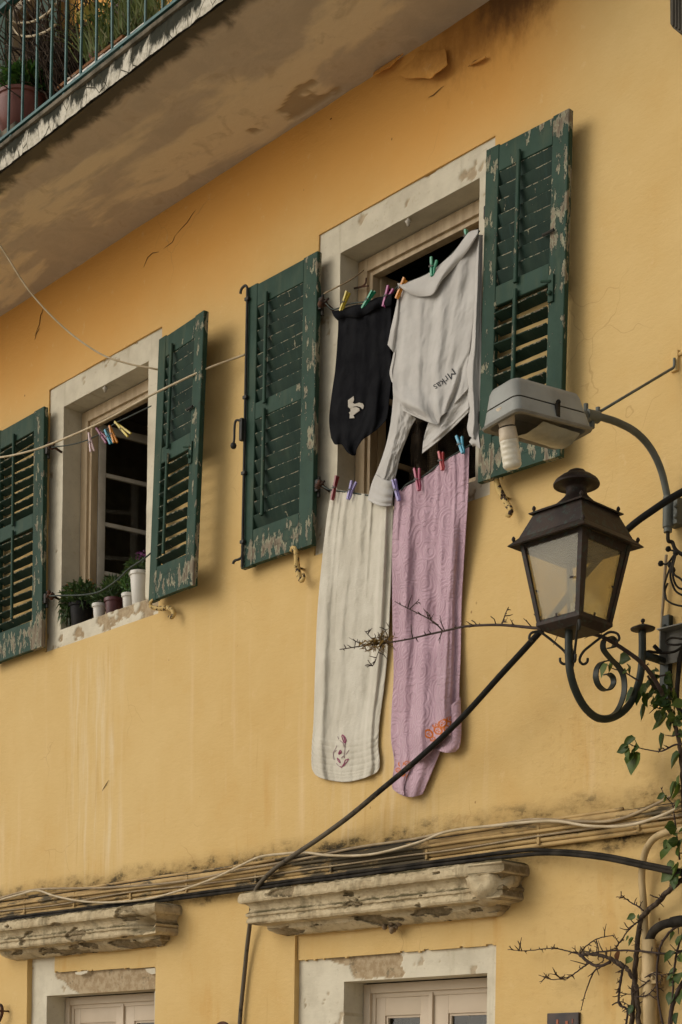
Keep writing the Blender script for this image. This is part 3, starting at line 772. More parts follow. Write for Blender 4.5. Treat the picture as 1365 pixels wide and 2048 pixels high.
def shutter(label, tl, bl, br, tr, wl, wr, up_open, lo_open, peel, rod_x=.33, seed=0, stl=.165, str_=.19, nu=8, nl=8, tilt_c=20, tilt_o=66):
    a, b_, c, d = at(*bl, wl), at(*br, wr), at(*tr, wr), at(*tl, wl)
    du = ((b_.x - a.x) + (c.x - d.x)) / 2; dw = wr - wl
    L_ = math.hypot(du, dw); H = ((d.z - a.z) + (c.z - b_.z)) / 2
    dz = ((c.z - d.z) + (b_.z - a.z)) / 2
    T = .040; f = MB()
    sl, sr = stl * L_, str_ * L_
    top, m0, m1, bot = H * .918, H * .515, H * .575, H * .125
    j = .0015
    bar(f, (0, 0, 0), (sl, T, H), 2, 40); bar(f, (L_ - sr, 0, 0), (L_, T, H - .004), 2, 40)
    bar(f, (sl + j, .002, top), (L_ - sr - j, T - .002, H - .006), 0, 14); bar(f, (sl + j, .002, m0), (L_ - sr - j, T - .002, m1), 0, 14)
    for k in range(3): bar(f, (sl + j, .002, .004 + (bot - .004) * k / 3), (L_ - sr - j, T - .002, .004 + (bot - .004) * (k + 1) / 3 - .0008), 0, 14, .0004)
    sh = f.build('shutter', M['shutter'], house, auto=30, local=True)
    sh.location = V(a.x, a.y, (a.z + b_.z - dz) / 2) - wloc(house)
    sh.rotation_euler = (0, -math.atan2(dz, L_), math.atan2(-dw, du))
    sh['label'] = label
    att = sh.data.attributes.new('peel', 'FLOAT', 'POINT')
    att.data.foreach_set('value', [peel(v.co.x / L_, v.co.z / H) for v in sh.data.vertices])
    # louvre slats
    def slats(z0, z1, n, open_, nm='slat'):
        p = (z1 - z0) / n; h = p * (1.13 if not open_ else .80); th = .009
        x0, x1 = sl + .002, L_ - sr - .002; me = None
        for k in range(n):
            if me is None:
                sb_ = MB(); hl = (x1 - x0) / 2; e = .0045
                sec = [(-th / 2, -h / 2 + .002), (-th / 2, h / 2 - e - .003), (-th / 2, h / 2 - e), (-th / 2 + .0025, h / 2 - .001), (0, h / 2), (th / 2 - .002, h / 2 - .002), (th / 2, -h / 2 + .002), (0, -h / 2)]
                for i in range(9): sb_.v += [V(-hl + 2 * hl * i / 8, y_, z_ + .0015 * fnoise((i * .7, seed, h), 1, 2)) for y_, z_ in sec]
                sb_.f = [(i * 8 + j, i * 8 + (j + 1) % 8, i * 8 + 8 + (j + 1) % 8, i * 8 + 8 + j) for i in range(8) for j in range(8)] + [tuple(range(8))[::-1], tuple(range(64, 72))]; sb_.mi = [0] * len(sb_.f)
                s = sb_.build(nm, M['slat'], sh, auto=30, local=True); me = s.data
                aa = me.attributes.new('peel', 'FLOAT', 'POINT'); aa.data.foreach_set('value', [.9 if i_ % 8 in (2, 3, 4) else .18 for i_ in range(len(me.vertices))])
            else:
                s = bpy.data.objects.new(nm, me); col.objects.link(s); s.parent = sh
            s.location = ((x0 + x1) / 2, T * .5 + .004, z0 + p * (k + .5))
            t = (tilt_o if open_ else tilt_c) + random.uniform(-2, 2) + (random.uniform(-5, 5) if open_ else 0)
            s.rotation_euler = (R(t), R(random.uniform(-.9, .9) * (2.2 if open_ else .8)), 0)
    slats(m1 + .004, top - .004, nu, up_open); slats(bot + .004, m0 - .004, nl, lo_open)
    for z0, z1 in ((H * .555, H * .945), (H * .16, H * .535)):
        rb = MB(); bar(rb, (rod_x * L_, -.024, z0), (rod_x * L_ + .026, -.004, z1), 2, 14, .005)
        r_ = rb.build('tilt_rod', M['shutter'], sh, auto=30, local=True)
        aa = r_.data.attributes.new('peel', 'FLOAT', 'POINT'); aa.data.foreach_set('value', [.25] * len(r_.data.vertices))
    return sh, L_, H
g1 = lambda x, c, w: math.exp(-((x - c) / w) ** 2)
shA, LA, HA = shutter('closed green shutter left of the hanging laundry with an iron bolt rod', (491, 580), (482, 1137), (628, 1088), (630, 503), .085, .085, False, False,
        lambda x, z: .95 * g1(z, .05, .06) + (.95 * (x > .82) * (.55 + .45 * math.sin(z * 21)) + .35 * g1(x, .8, .08)) * (z > .18) + .3 * g1(z, .55, .04) + .12, .30)
shB, LB, HB = shutter('weathered green shutter right of the hanging laundry with broken open lower slats', (963, 306), (955, 966), (1122, 910), (1127, 222), .13, .12, False, True,
        lambda x, z: .55 * (x > .8) * g1(z, .70, .26) + .85 * g1(z, .97, .035) * (x > .3) + .62 * g1(z, .05, .07) + .38 * (x < .2) + .15 + .2 * (x > .8), .41)
shC, LC, HC = shutter('narrow looking green shutter swung half open beside the flower pots', (300, 692), (297, 1205), (385, 1170), (390, 632), .10, .19, False, True,
        lambda x, z: .85 * g1(z, .06, .06) * (x > .12) + .45 * (x > .8) + .4 * g1(z, .96, .03) + .12, .33)
shD, LD, HD = shutter('green shutter at the far left with open slats and chipped bottom rail', (-12, 866), (-20, 1333), (83, 1291), (92, 812), .085, .085, True, True,
        lambda x, z: .98 * g1(z, .06, .055) + .55 * (x > .8) + .1, .44, tilt_o=62)
def local_part(name, b, mat, sh, auto=40): return b.build(name, M[mat], sh, auto=auto, local=True)
# espagnolette rod on the left shutter
b = MB(); b.tube([(.030, -.014, -.0), (.030, -.014, HA * .985)], .009, 8)
b.tube(spline([(.030, -.014, HA * .985), (.028, -.016, HA * .998), (.012, -.02, HA * 1.006), (-.022, -.022, HA * 1.000), (-.034, -.022, HA * .985)], 4), .009, 8)
b.tube(spline([(.030, -.014, .09), (.026, -.018, .066), (.0, -.022, .058), (-.03, -.022, .06), (-.05, -.022, .052), (-.055, -.022, .04)], 4), .009, 8)
local_part('bolt_rod', b, 'iron', shA)
b = MB()
for z in (.085, .33, .60, .95): local_part('bolt_guide', MB().box((.012, -.026, HA * z), (.050, -.002, HA * z + .022), bev=.003), 'iron', shA)
b = MB(); b.box((.004, -.045, HA * .45), (.034, -.012, HA * .53), bev=.008); b.tube(spline([(.02, -.04, HA * .52), (-.02, -.05, HA * .525), (-.028, -.055, HA * .50), (-.028, -.055, HA * .465), (-.036, -.055, HA * .44)], 5), [.008] * 20 + [.014], 8)
b.ball((-.036, -.055, HA * .437), .022, 10)
local_part('bolt_handle', b, 'iron', shA)
for sh, L_, H in ((shB, LB, HB), (shC, LC, HC)):
    b = MB(); b.box((L_ * .82, -.012, H * .455), (L_ * .88, 0, H * .535), bev=.003); b.tube([(L_ * .85, -.014, H * .515), (L_ * .76, -.03, H * .52)], .007, 6); b.ball((L_ * .85, -.02, H * .48), .014)
    local_part('latch', b, 'shutter', sh)
    b = MB(); b.tube([(L_ * .74, -.01, H * .66), (L_ * .88, -.016, H * .66)], .008, 6); local_part('hook', b, 'iron', sh)
for sh, L_, H, x in ((shA, LA, HA, LA), (shB, LB, HB, -.0), (shD, LD, HD, LD)):
    for z in (.18, .80):
        b = MB(); b.box((x - .018, .012, H * z), (x + .030, .034, H * z + .075), bev=.004); b.tube([(x + .012, .04, H * z - .03), (x + .012, .04, H * z + .1)], .011, 8)
        local_part('hinge', b, 'iron', sh)

# S shaped iron shutter catches
def catch(pts, wide=.016, mat='catch'):
    p = pxline([(x, y, w) for x, y, w in pts], 6); n = len(p)
    b = MB(); b.tube(p, [wide * (.55 + .65 * math.sin(math.pi * i / (n - 1))) for i in range(n)], 8)
    q = p[n // 2]; b.tube([V(q.x, q.y + .01, q.z), V(q.x, .01, q.z)], .008, 6); b.ball(V(q.x, q.y - .016, q.z), .011, 8)
    return b.build('shutter_catch', M[mat], house, smooth=True)
catch([(582, 1103, .08), (586, 1095, .08), (592, 1100, .08), (594, 1118, .07), (595, 1135, .06), (599, 1152, .06), (603, 1161, .06), (608, 1156, .07), (607, 1147, .075)])
catch([(1006, 957, .08), (1000, 950, .08), (993, 957, .08), (997, 975, .07), (1006, 993, .06), (1014, 1008, .06), (1022, 1020, .06), (1019, 1031, .06), (1012, 1030, .07)])
catch([(307, 1199, .11), (301, 1206, .11), (304, 1214, .10), (318, 1217, .08), (334, 1216, .06), (344, 1219, .06), (348, 1228, .06), (344, 1235, .07), (338, 1233, .075)])

catch([(430, 2056, .06), (440, 2047, .06), (452, 2048, .06), (458, 2058, .06), (455, 2075, .05), (448, 2100, .05)], .012, 'rust')
catch([(-6, 2012, .06), (2, 2010, .06), (5, 2022, .06), (2, 2036, .06), (-4, 2050, .05)], .012, 'rust')
# rusty brackets that hold the washing lines
def bracket(px, py, w=.09, r_=.022):
    c = at(px, py, w); b = MB()
    b.tube([V(c.x - .02, .02, c.z - .01), V(c.x - .01, -w * .5, c.z), c], .010, 8)
    for i in range(7):
        d = V(hsh(px, i) - .5, hsh(py, i) - .5, hsh(px, py, i) - .5)
        b.ball(c + d * .035, r_ * (.5 + .5 * hsh(i, px)), 7)
    b.tube([c + V(.0, 0, .0), c + V(.03, -.012, -.006), c + V(.055, -.008, .004)], .007, 6)
    return b.build('line_bracket', M['rust'], house, smooth=True)
bracket(648, 605); bracket(640, 969); bracket(104, 893); bracket(100, 1190)
# insulator nub fixed under each upper lintel
for px, py in ((817, 440), (211, 770)):
    c = at(px, py, -.03); z = (BW if px > 500 else LW)['i'][3]
    MB().lathe([(.010, 0), (.012, .02), (.022, .026), (.010, .036), (.010, .05)], V(c.x, c.y, z - .045), 10).build('ceramic_nub', M['frame_pale'], house, smooth=True)
# old bits of iron in the left reveal of the laundry window
b = MB(); b.tube(spline([at(708, 577, -.14), at(722, 574, -.13), at(731, 568, -.13), at(733, 556, -.13)], 4), .006, 6)
b.tube(spline([at(722, 574, -.13), at(737, 572, -.13)], 3), .005, 6); b.build('bent_nail', M['rust'], house)

# ------------------------------------------------------------------ pipes and cables along the facade
M['pipe'] = simple('ochre_overpainted_pipe', (.44, .285, .11), (.31, .195, .075), .7, 0, 5, .3, 50, scale=(.6, 2, 2))
def pipe_material():
    t = NT('grimy_ochre_pipe'); p = t.pos()
    n = t.noise(t.map(p, (1.3, 3, 5)), 2.6, 7, .7)
    c = t.mix(t.ramp(t.noise(p, 6, 5), .35, .65), (.46, .31, .125), (.33, .215, .085))
    s = t.sep(p)
    band = t.math('ADD', t.math('MULTIPLY', t.ramp(s['X'], -8.2, -7.6), t.ramp(s['X'], -6.4, -6.9)), t.math('MULTIPLY', t.ramp(s['X'], -5.6, -5.0), .5))
    c = t.mix(t.math('MULTIPLY', t.ramp(t.math('ADD', n, t.math('MULTIPLY', band, .13)), .53, .64), .9), c, (.04, .034, .02))
    t.set(c, .75, 0, .3); t.bump(n, .3, .005); return t.m
M['pipe'] = pipe_material()
M['black_cable'] = simple('black_rubber_cable', (.014, .012, .009), (.040, .033, .024), .75, 0, 9, .25, 80, spec=.08)
def sun_bleached():
    t = NT('sun_bleached_black_cable'); p = t.pos(); s = t.sep(p)
    n = t.noise(t.map(p, (1, 1, 1)), 14, 6, .7)
    c = t.mix(t.ramp(t.math('ADD', s['X'], t.math('MULTIPLY', t.math('SUBTRACT', n, .5), 2.0)), -6.6, -7.6), (.012, .011, .009), (.115, .092, .062))
    c = t.mix(t.ramp(n, .55, .68), c, (.02, .018, .014)); t.set(c, .75, 0, .12); t.bump(n, .3, .003); return t.m
M['thick_cable'] = sun_bleached()
M['pale_cable'] = simple('pale_plastic_cable', (.52, .42, .27), (.40, .31, .18), .6, 0, 10, .1, 60)
M['mid_cable'] = simple('dusty_beige_cable', (.36, .27, .15), (.22, .16, .09), .7, 0, 7, .2, 60)
M['grey_cable'] = simple('weathered_dark_cable', (.012, .011, .009), (.040, .034, .025), .7, 0, 12, .3, 60, spec=.12)
UR = -4.2
def run(name, label, z, r_, w, mat, u0=-13.0, u1=UR, amp=.004, seed=0, group=None, drop=None):
    pts = []; n = 150
    for i in range(n + 1):
        u = u0 + (u1 - u0) * i / n
        pts.append(V(u, -w + .004 * fnoise((u, seed, 1), .8, 2), z + amp * fnoise((u, seed, 5), .6, 2) + (drop(u) if drop else 0)))
    return tag(MB().tube(pts, r_, 10).build(name, M[mat], None, smooth=True, loc=pts[0]), label, 'pipe', group)
zp = [at(441, y, .045).z for y in (1746, 1757, 1767, 1775)]
run('conduit_pipe', 'topmost painted pipe of the horizontal bundle on the ochre wall', zp[0], .022, .03, 'pipe', seed=1, amp=.006, group='pipes running along the facade')
run('conduit_pipe', 'second painted pipe from the top of the horizontal bundle', zp[1], .0205, .032, 'pipe', seed=2, amp=.005, group='pipes running along the facade')
run('conduit_pipe', 'third and thinner painted pipe down the horizontal bundle', zp[2], .0145, .03, 'pipe', seed=3, group='pipes running along the facade')
run('conduit_pipe', 'lowest thin painted pipe of the bundle, just above the black cables', zp[3], .013, .028, 'pipe', seed=4, group='pipes running along the facade', u1=-4.6)
run('conduit_pipe', 'thin painted pipe squeezed in under the topmost pipe of the bundle', (zp[0] + zp[1]) / 2 - .002, .010, .062, 'pipe', seed=31, amp=.016, group='pipes running along the facade')
run('conduit_pipe', 'slender painted pipe riding above the whole bundle', zp[0] + .038, .010, .022, 'pipe', seed=41, amp=.014, group='pipes running along the facade', u1=-5.2)
# saddles
clip = MB().box((-.010, -.0545, -.058), (.010, .0, .060), bev=.006); cl0 = None
for k, u in enumerate((-11.05, -10.35, -9.62, -8.95, -8.2, -7.46, -6.62, -5.76, -5.08)):
    if cl0 is None: cl0 = clip.build('pipe_saddle', M['pipe'], house, local=True, auto=40); o = cl0
    else: o = cl0.copy(); col.objects.link(o)
    o.location = V(u, 0, (zp[0] + zp[3]) / 2 + .008) - wloc(house); o.rotation_euler = (0, R(random.uniform(-4, 4)), 0)
def cable(name, label, pts, r_, mat, n=8, cat='cable', sub=8, group=None):
    p = pxline(pts, sub)
    return tag(MB().tube(p, r_, n).build(name, M[mat], None, smooth=True, loc=p[0]), label, cat, group)
# black power cables under the pipes
zk = at(441, 1784, .06).z
def black_run(dz, w, seed, label):
    pts = [V(-13 + i * .12, -w, zk + dz + .006 * fnoise((i * .2, seed, 0), 1, 2)) for i in range(58)]
    pts = [p for p in pts if p.x < -6.3]
    k = .014 * seed
    for q in ((1040, 1707 + dz * -200, .08), (1100, 1705, .10), (1157, 1708, .12), (1220, 1716, .13), (1282, 1729, .13), (1330, 1739, .12), (1380, 1750, .11), (1440, 1775, .1)):
        e = at(*q); pts.append(e + V(0, -k, dz * .8))
    pts = pts[:-8:2] + pts[-8:]
    p = spline(pts, 4)
    tag(MB().tube(p, .0115, 8).build('black_cable', M['black_cable'], None, smooth=True, loc=p[0]), label, 'cable', 'black cables under the pipe bundle')
black_run(.012, .060, 0, 'upper black cable lying along the pipes and arching down at right')
black_run(-.010, .066, 1, 'lower black cable lying along the pipes and arching down at right')
# two loose pale wires draped over the bundle
cable('loose_wire', 'pale wire sagging in loops over the pipe bundle with the lower dips', [(-40, 1812, .08), (0, 1800, .08), (40, 1789, .08), (74, 1781, .08), (110, 1792, .09), (160, 1802, .10), (220, 1805, .10), (300, 1797, .1), (370, 1778, .1), (430, 1756, .1), (480, 1732, .1), (520, 1714, .1), (565, 1708, .1), (610, 1705, .1), (660, 1711, .1), (742, 1709, .1), (834, 1686, .1), (896, 1663, .1), (983, 1652, .1), (1101, 1642, .1), (1178, 1652, .1), (1255, 1651, .1), (1321, 1632, .1), (1365, 1611, .1), (1410, 1590, .1)], .0085, 'pale_cable')
cable('loose_wire', 'dusty beige wire lying along the top of the pipe bundle', [(-40, 1806, .06), (0, 1796, .06), (74, 1779, .07), (200, 1776, .07), (320, 1768, .07), (400, 1757, .07), (470, 1742, .07), (560, 1726, .08), (640, 1711, .08), (720, 1694, .08), (830, 1678, .08), (911, 1660, .08), (990, 1651, .08), (1065, 1639, .08), (1157, 1643, .08), (1229, 1641, .08), (1296, 1616, .08), (1365, 1580, .08), (1410, 1550, .08)], .0085, 'mid_cable')
run('thin_wire', 'thin dark wire pinned between the painted pipes of the bundle', zp[0] + .026, .006, .02, 'grey_cable', seed=8, amp=.012, group=None)
run('thin_wire', 'thin dusty wire wandering over the lower painted pipes', (zp[1] + zp[2]) / 2, .006, .056, 'mid_cable', seed=19, amp=.022, group=None)
# washing line wires in front of the left window
cable('slack_cable', 'pale cable hanging from top left to the lintel of the flower pot window', [(-90, 360, 1.05), (0, 490, .8), (60, 583, .62), (130, 657, .45), (200, 707, .3), (255, 727, .2), (300, 736, .11), (330, 742, .03)], .0068, 'pale_cable')
cable('slack_cable', 'pale cable swinging across the far left shutter up to the middle shutter', [(-60, 920, .38), (0, 915, .36), (50, 905, .35), (100, 889, .33), (200, 846, .30), (300, 792, .27), (400, 744, .18), (450, 724, .1), (492, 709, .03)], .0075, 'pale_cable')
# thick black cable: from the right edge behind the lantern down to the cornice
pts = pxline([(1430, 955, .10), (1365, 984, .16), (1310, 1018, .24), (1250, 1064, .28), (1170, 1150, .30), (1085, 1258, .31), (1000, 1352, .30), (920, 1440, .27), (840, 1515, .23), (760, 1582, .19), (700, 1632, .15), (640, 1676, .12), (580, 1716, .10), (545, 1742, .085), (520, 1768, .08), (508, 1790, .08), (503, 1820, .10), (500, 1850, .06), (494, 1900, .04), (488, 1960, .03), (482, 2020, .03), (479, 2060, .03), (474, 2120, .03)], 8)
tag(MB().tube(pts, [.019 - .004 * min(1, i / 110) for i in range(len(pts))], 10).build('thick_cable', M['thick_cable'], None, smooth=True, loc=pts[0]), 'thick black cable crossing diagonally in front of the pink towel', 'cable')

# vertical pipes at the lower right
M['beige_pipe'] = simple('beige_painted_pipe', (.46, .33, .16), (.34, .24, .11), .65, 0, 7, .25, 60, scale=(2, 2, .7))
p = pxline([(1400, 1650, .10), (1365, 1660, .10), (1335, 1664, .10), (1310, 1676, .09), (1294, 1697, .08), (1286, 1725, .07), (1284, 1760, .06), (1287, 1800, .05), (1290, 1850, .04), (1291, 1930, .04), (1293, 2000, .04), (1294, 2080, .04), (1296, 2200, .04)], 6)
tag(MB().tube(p, .019, 12).build('bent_pipe', M['beige_pipe'], None, smooth=True, loc=p[0]), 'beige pipe that bends over like a cane at the lower right', 'pipe')
t = thing('drain_pipe', 'thick straight beige pipe with a clamp beside the vine stems', 'pipe', at(1301, 2048, .06))
a, c = at(1298, 1880, .06), at(1301, 2048, .06)
MB().tube([a, a + (c - a) * .5, c, V(c.x, c.y, 0.1)], .038, 16).build('tube', M['beige_pipe'], t, smooth=True)
q = a + (c - a) * .46; b = MB(); b.tube([q + V(0, 0, .028), q - V(0, 0, .028)], .043, 16); b.box(q + V(.02, -.03, -.03), q + V(.07, .04, .03), bev=.004); b.ball(q + V(.045, -.036, 0), .010)
b.build('clamp', M['beige_pipe'], t, auto=40)
p = pxline([(1400, 1843, .10), (1365, 1842, .10), (1345, 1845, .10), (1325, 1850, .09), (1308, 1862, .075), (1300, 1878, .06), (1299, 1890, .06)], 6)
tag(MB().tube(p, [.030] * 13 + [.024] * (len(p) - 13), 12).build('black_hose', M['black_cable'], None, smooth=True, loc=p[0]), 'black hose bending down into the top of the thick beige pipe', 'hose')
# small dark plaque at the foot of the picture
t = thing('wall_plaque', 'small dark square plaque with orange marks, low on the wall', 'plaque', at(1130, 2070))
a, c = at(1099, 2027, .0), at(1161, 2100, .0)
MB().box((a.x, -.02, c.z), (c.x, .004, a.z), bev=.004).build('plate', simple('dark_brown_enamel', (.02, .014, .012), (.05, .03, .02), .5), t)
b = MB()
for x0, x1, y0 in ((1113, 1117, 2039), (1131, 1136, 2042), (1144, 1146, 2038)):
    a, c = at(x0, y0, .0225), at(x1, y0 + 9, .0225); b.box((a.x, -.0225, c.z), (c.x, -.0195, a.z))
b.build('orange_mark', simple('orange_enamel', (.32, .09, .02), (.2, .05, .02), .5), t)

# weathered timber that hangs into the top right corner
t = MB(); pl = [at(x, y, .16) for x, y in ((1340, -60), (1341, 48), (1347, 57), (1362, 66), (1400, 60), (1400, -60))]
t.prism(pl, (0, .10, 0))
for x in (1346, 1352, 1358, 1364): t.tube([at(x, -60, .165), at(x + .5, 52 + (x - 1346) * .6, .165)], .006, 6)
ob = t.build('wooden_shutter_corner', M['zinc'], None, loc=pl[0]); tag(ob, 'rounded corner of weathered grey wood at the top right edge', 'timber')

# ------------------------------------------------------------------ old lantern on its scrolled bracket
M['bronze'] = simple('brown_patinated_copper', (.040, .026, .019), (.058, .036, .026), .55, .55, 7, .25, 40, spec=.4)
def patina():
    t = NT('lantern_copper'); p = t.coord('Object'); s = t.N('ShaderNodeNewGeometry')
    n = t.noise(p, 9, 6, .6); c = t.mix(t.ramp(n, .35, .65), (.020, .0125, .009), (.040, .026, .018))
    e = t.ramp(s.outputs['Pointiness'], .52, .60)
    c = t.mix(t.math('MULTIPLY', t.ramp(t.noise(p, 30, 5, .7), .52, .62), .55), c, (.035, .055, .042))
    t.set(c, t.mix(n, (.45,) * 3, (.75,) * 3), .15, .25); t.bump(n, .15, .006); return t.m
M['bronze'] = patina()
M['greeniron'] = simple('dark_green_iron', (.012, .017, .011), (.028, .029, .018), .55, .1, 12, .2, 50)
def lantern_glass():
    t = NT('dusty_lantern_glass'); p = t.coord('Object')
    n = t.noise(p, 7, 5, .6); sp = t.ramp(t.voro(p, 60), .10, .04)
    df = t.b; t.set((.36, .32, .22), .75, 0, .3)
    tr = t.N('ShaderNodeBsdfTransparent'); tr.inputs[0].default_value = (.86, .83, .70, 1)
    gs = t.N('ShaderNodeBsdfGlossy'); gs.inputs['Roughness'].default_value = .12
    m1 = t.N('ShaderNodeMixShader'); t.L(t.math('ADD', t.ramp(n, .3, .7, .12, .24), t.math('MULTIPLY', sp, .08)), m1.inputs[0]); t.L(tr.outputs[0], m1.inputs[1]); t.L(df.outputs[0], m1.inputs[2])
    fr = t.N('ShaderNodeLayerWeight'); fr.inputs[0].default_value = .5
    m2 = t.N('ShaderNodeMixShader'); t.L(t.math('ADD', t.math('MULTIPLY', t.math('POWER', fr.outputs['Facing'], 4.0), .5), .03), m2.inputs[0]); t.L(m1.outputs[0], m2.inputs[1]); t.L(gs.outputs[0], m2.inputs[2])
    t.L(m2.outputs[0], t.out.inputs[0]); return t.m
M['lglass'] = lantern_glass()
LU, LWW = -4.942, .785
zz = lambda px, py, w: at(px, py, w).z
hR, hB, hT = .2375, .1290, .150          # half widths: roof rim, base, upper rim
zR = zz(1160, 1047, LWW + hR); zB = zz(1149, 1222, LWW + hB); zT = zz(1161, 993, LWW + hT); zB2 = zz(1149.5, 1228, LWW + hB)
lan = thing('wall_lantern', 'old brown copper lantern with four dusty panes on a scrolled iron bracket', 'lantern', (LU, -.03, zB))
LC_ = V(LU, -LWW, 0)
def sq(h, z): return [LC_ + V(sx * h, sy * h, z) for sx, sy in ((-1, -1), (1, -1), (1, 1), (-1, 1))]
def loft(b, rings, cap0=True, cap1=True):
    vv = [p for r_ in rings for p in r_]; n = len(rings[0]); ff = []
    for i in range(len(rings) - 1):
        for j in range(n): ff.append((i * n + j, i * n + (j + 1) % n, (i + 1) * n + (j + 1) % n, (i + 1) * n + j))
    if cap0: ff.append(tuple(range(n))[::-1])
    if cap1: ff.append(tuple(range((len(rings) - 1) * n, len(rings) * n)))
    b.add(vv, ff)
# roof: flared eaves, sloping sides, hollow inside
ht = .166
b = MB(); loft(b, [sq(hR - .055, zR + .012), sq(hR - .004, zR - .004), sq(hR, zR), sq(hR - .028, zR + .028), sq(hR - .040, zR + .040), sq(ht - .022, zT - .004)], True, True)
b.build('roof', M['bronze'], lan)
b = MB(); loft(b, [sq(ht - .024, zT - .006), sq(ht - .002, zT - .012), sq(ht, zT - .006), sq(ht - .05, zT + .02), sq(.06, zT + .035)])
b.build('upper_roof', M['bronze'], lan)
zc = lambda y: zz(1161, y, LWW)
b = MB(); b.lathe([(.124, zT + .0), (.116, zT + .022), (.092, zT + .042), (.062, zc(993)), (.054, zc(988)), (.050, zc(980)), (.053, zc(974)), (.070, zc(969)), (.104, zc(968)), (.1135, zc(969)), (.1145, zc(966)), (.104, zc(959)), (.078, zc(951)), (.056, zc(948)), (.050, zc(945)), (.040, zc(940)), (.020, zc(936.5)), (.002, zc(936))], LC_, 32)
b.build('chimney_cap', M['bronze'], lan, auto=35)
fin = MB()
fin.lathe([(.004, -.004), (.005, .004), (.009, .009), (.010, .016), (.007, .023), (.002, .028)], (0, 0, 0), 10)
f0 = None
for h, z in ((hR - .022, zR + .020), (ht - .02, zT + .002)):
    for sx, sy in ((-1, -1), (1, -1), (1, 1), (-1, 1)):
        if f0 is None: f0 = fin.build('finial', M['bronze'], lan, smooth=True, local=True); o = f0
        else: o = f0.copy(); col.objects.link(o)
        o.location = LC_ + V(sx * h, sy * h, z) - wloc(lan)
# glazed body
hG = hR - .044; zG = zR + .006; zS = zB2 - .012
body = [(hB, zS), (hG, zG)]
for i in range(4):
    p0, p1 = sq(hB, zS)[i], sq(hG, zG)[i]
    wd = .015 if i != 1 else .017
    b = MB(); c0 = p0 - LC_; dirn = V(1 if c0.x < 0 else -1, 0, 0); dirm = V(0, 1 if c0.y < 0 else -1, 0)
    def sec(p): return [p, p + dirn * wd * 1.5, p + dirn * wd * 1.5 + dirm * .008, p + (dirn + dirm) * .008, p + dirm * wd * 1.5 + dirn * .008, p + dirm * wd * 1.5]
    loft(b, [sec(p0), sec(p1)]); b.build('corner_post', M['bronze'], lan)
for i in range(4):
    q0, q1 = sq(hB - .006, zS), sq(hG - .006, zG); a0, a1, b0, b1 = q0[i], q0[(i + 1) % 4], q1[i], q1[(i + 1) % 4]
    k = .06
    lo = lambda t: a0 + (a1 - a0) * t; hi = lambda t: b0 + (b1 - b0) * t
    pt = lambda s, t: lo(s) + (hi(s) - lo(s)) * t
    nrm = ((a1 - a0).cross(b0 - a0)).normalized()
    # rebated door frame: bottom and top bars, side bars
    b = MB()
    sb = .14 if i == 1 else .055
    for s0, s1, t0, t1 in ((.02, .98, 0, .066), (.02, .98, .90 if i == 1 else .955, 1), (.02, sb, .066, .955), (1 - sb, .98, .066, .955)):
        b.prism([pt(s0, t0), pt(s1, t0), pt(s1, t1), pt(s0, t1)], nrm * -.006)
    b.prism([pt(.80, .45), pt(.87, .45), pt(.87, .475), pt(.80, .475)], nrm * .004); b.prism([pt(.45, .06), pt(.49, .06), pt(.49, .10), pt(.45, .10)], nrm * .004)
    b.build('pane_frame', M['bronze'], lan)
    b = MB(); b.prism([pt(.03, .02) - nrm * .009, pt(.97, .02) - nrm * .009, pt(.97, .98) - nrm * .009, pt(.03, .98) - nrm * .009], nrm * -.003); b.build('pane', M['lglass'], lan)
b = MB(); loft(b, [sq(hB - .03, zS - .030), sq(hB - .002, zS - .006), sq(hB + .004, zS), sq(hB + .004, zS + .016), sq(hB - .012, zS + .018)]); b.build('base_tray', M['bronze'], lan)
b = MB(); b.lathe([(.014, zS), (.014, zS + .07), (.020, zS + .075), (.020, zS + .11)], LC_, 14); b.build('lamp_holder', M['frame_pale'], lan, auto=40)
b = MB(); b.lathe([(.014, zS + .11), (.03, zS + .15), (.036, zS + .18), (.03, zS + .21), (.004, zS + .225)], LC_, 16); b.build('bulb', M['lglass'], lan, smooth=True)
# bracket in the plane square to the wall
bu = lambda x, y: at_u(x, y, LU)
b = MB(); p = [bu(1139, 1240), bu(1138, 1275), bu(1138, 1310)] + [bu(*q) for q in ((1141, 1345), (1151, 1380), (1168, 1412), (1190, 1433), (1213, 1438), (1240, 1428), (1262, 1405), (1276, 1372), (1283, 1338))] + [bu(1285, 1300), bu(1285, 1262)]
b.tube(spline(p, 6), .0195, 14)
b.build('arm', M['greeniron'], lan, smooth=True)
pc = bu(1286, 1258); b = MB(); b.lathe([(.020, -.012), (.062, -.004), (.064, .003), (.030, .018), (.008, .024), (.006, .032)], pc, 20); b.ball(pc + V(0, 0, .042), .012, 10); b.build('post_cap', M['bronze'], lan, auto=40)
pj = bu(1287, 1309); b = MB(); b.tube([pj, V(LU, -.03, pj.z)], .021, 12); b.build('cross_tube', M['greeniron'], lan, smooth=True)
b = MB(); a, c = at(1331, 1232, .02), at(1333, 1400, .02); b.box((LU - .028, -.034, c.z), (LU + .028, .004, a.z), bev=.004); b.ball((LU, -.036, a.z - .06), .012); b.build('wall_plate', M['greeniron'], lan)
def flat_scroll(pts, half=.016, th=.0035):
    return MB().tube(spline([bu(*q) for q in pts], 7), 0, flat=((1, 0, 0), half, th))
flat_scroll([(1217, 1433), (1232, 1424), (1243, 1405), (1249, 1380), (1247, 1352), (1236, 1332), (1222, 1318), (1208, 1300), (1207, 1285), (1214, 1276), (1224, 1275), (1231, 1284), (1228, 1294), (1219, 1296)]).build('scroll', M['greeniron'], lan, auto=50)
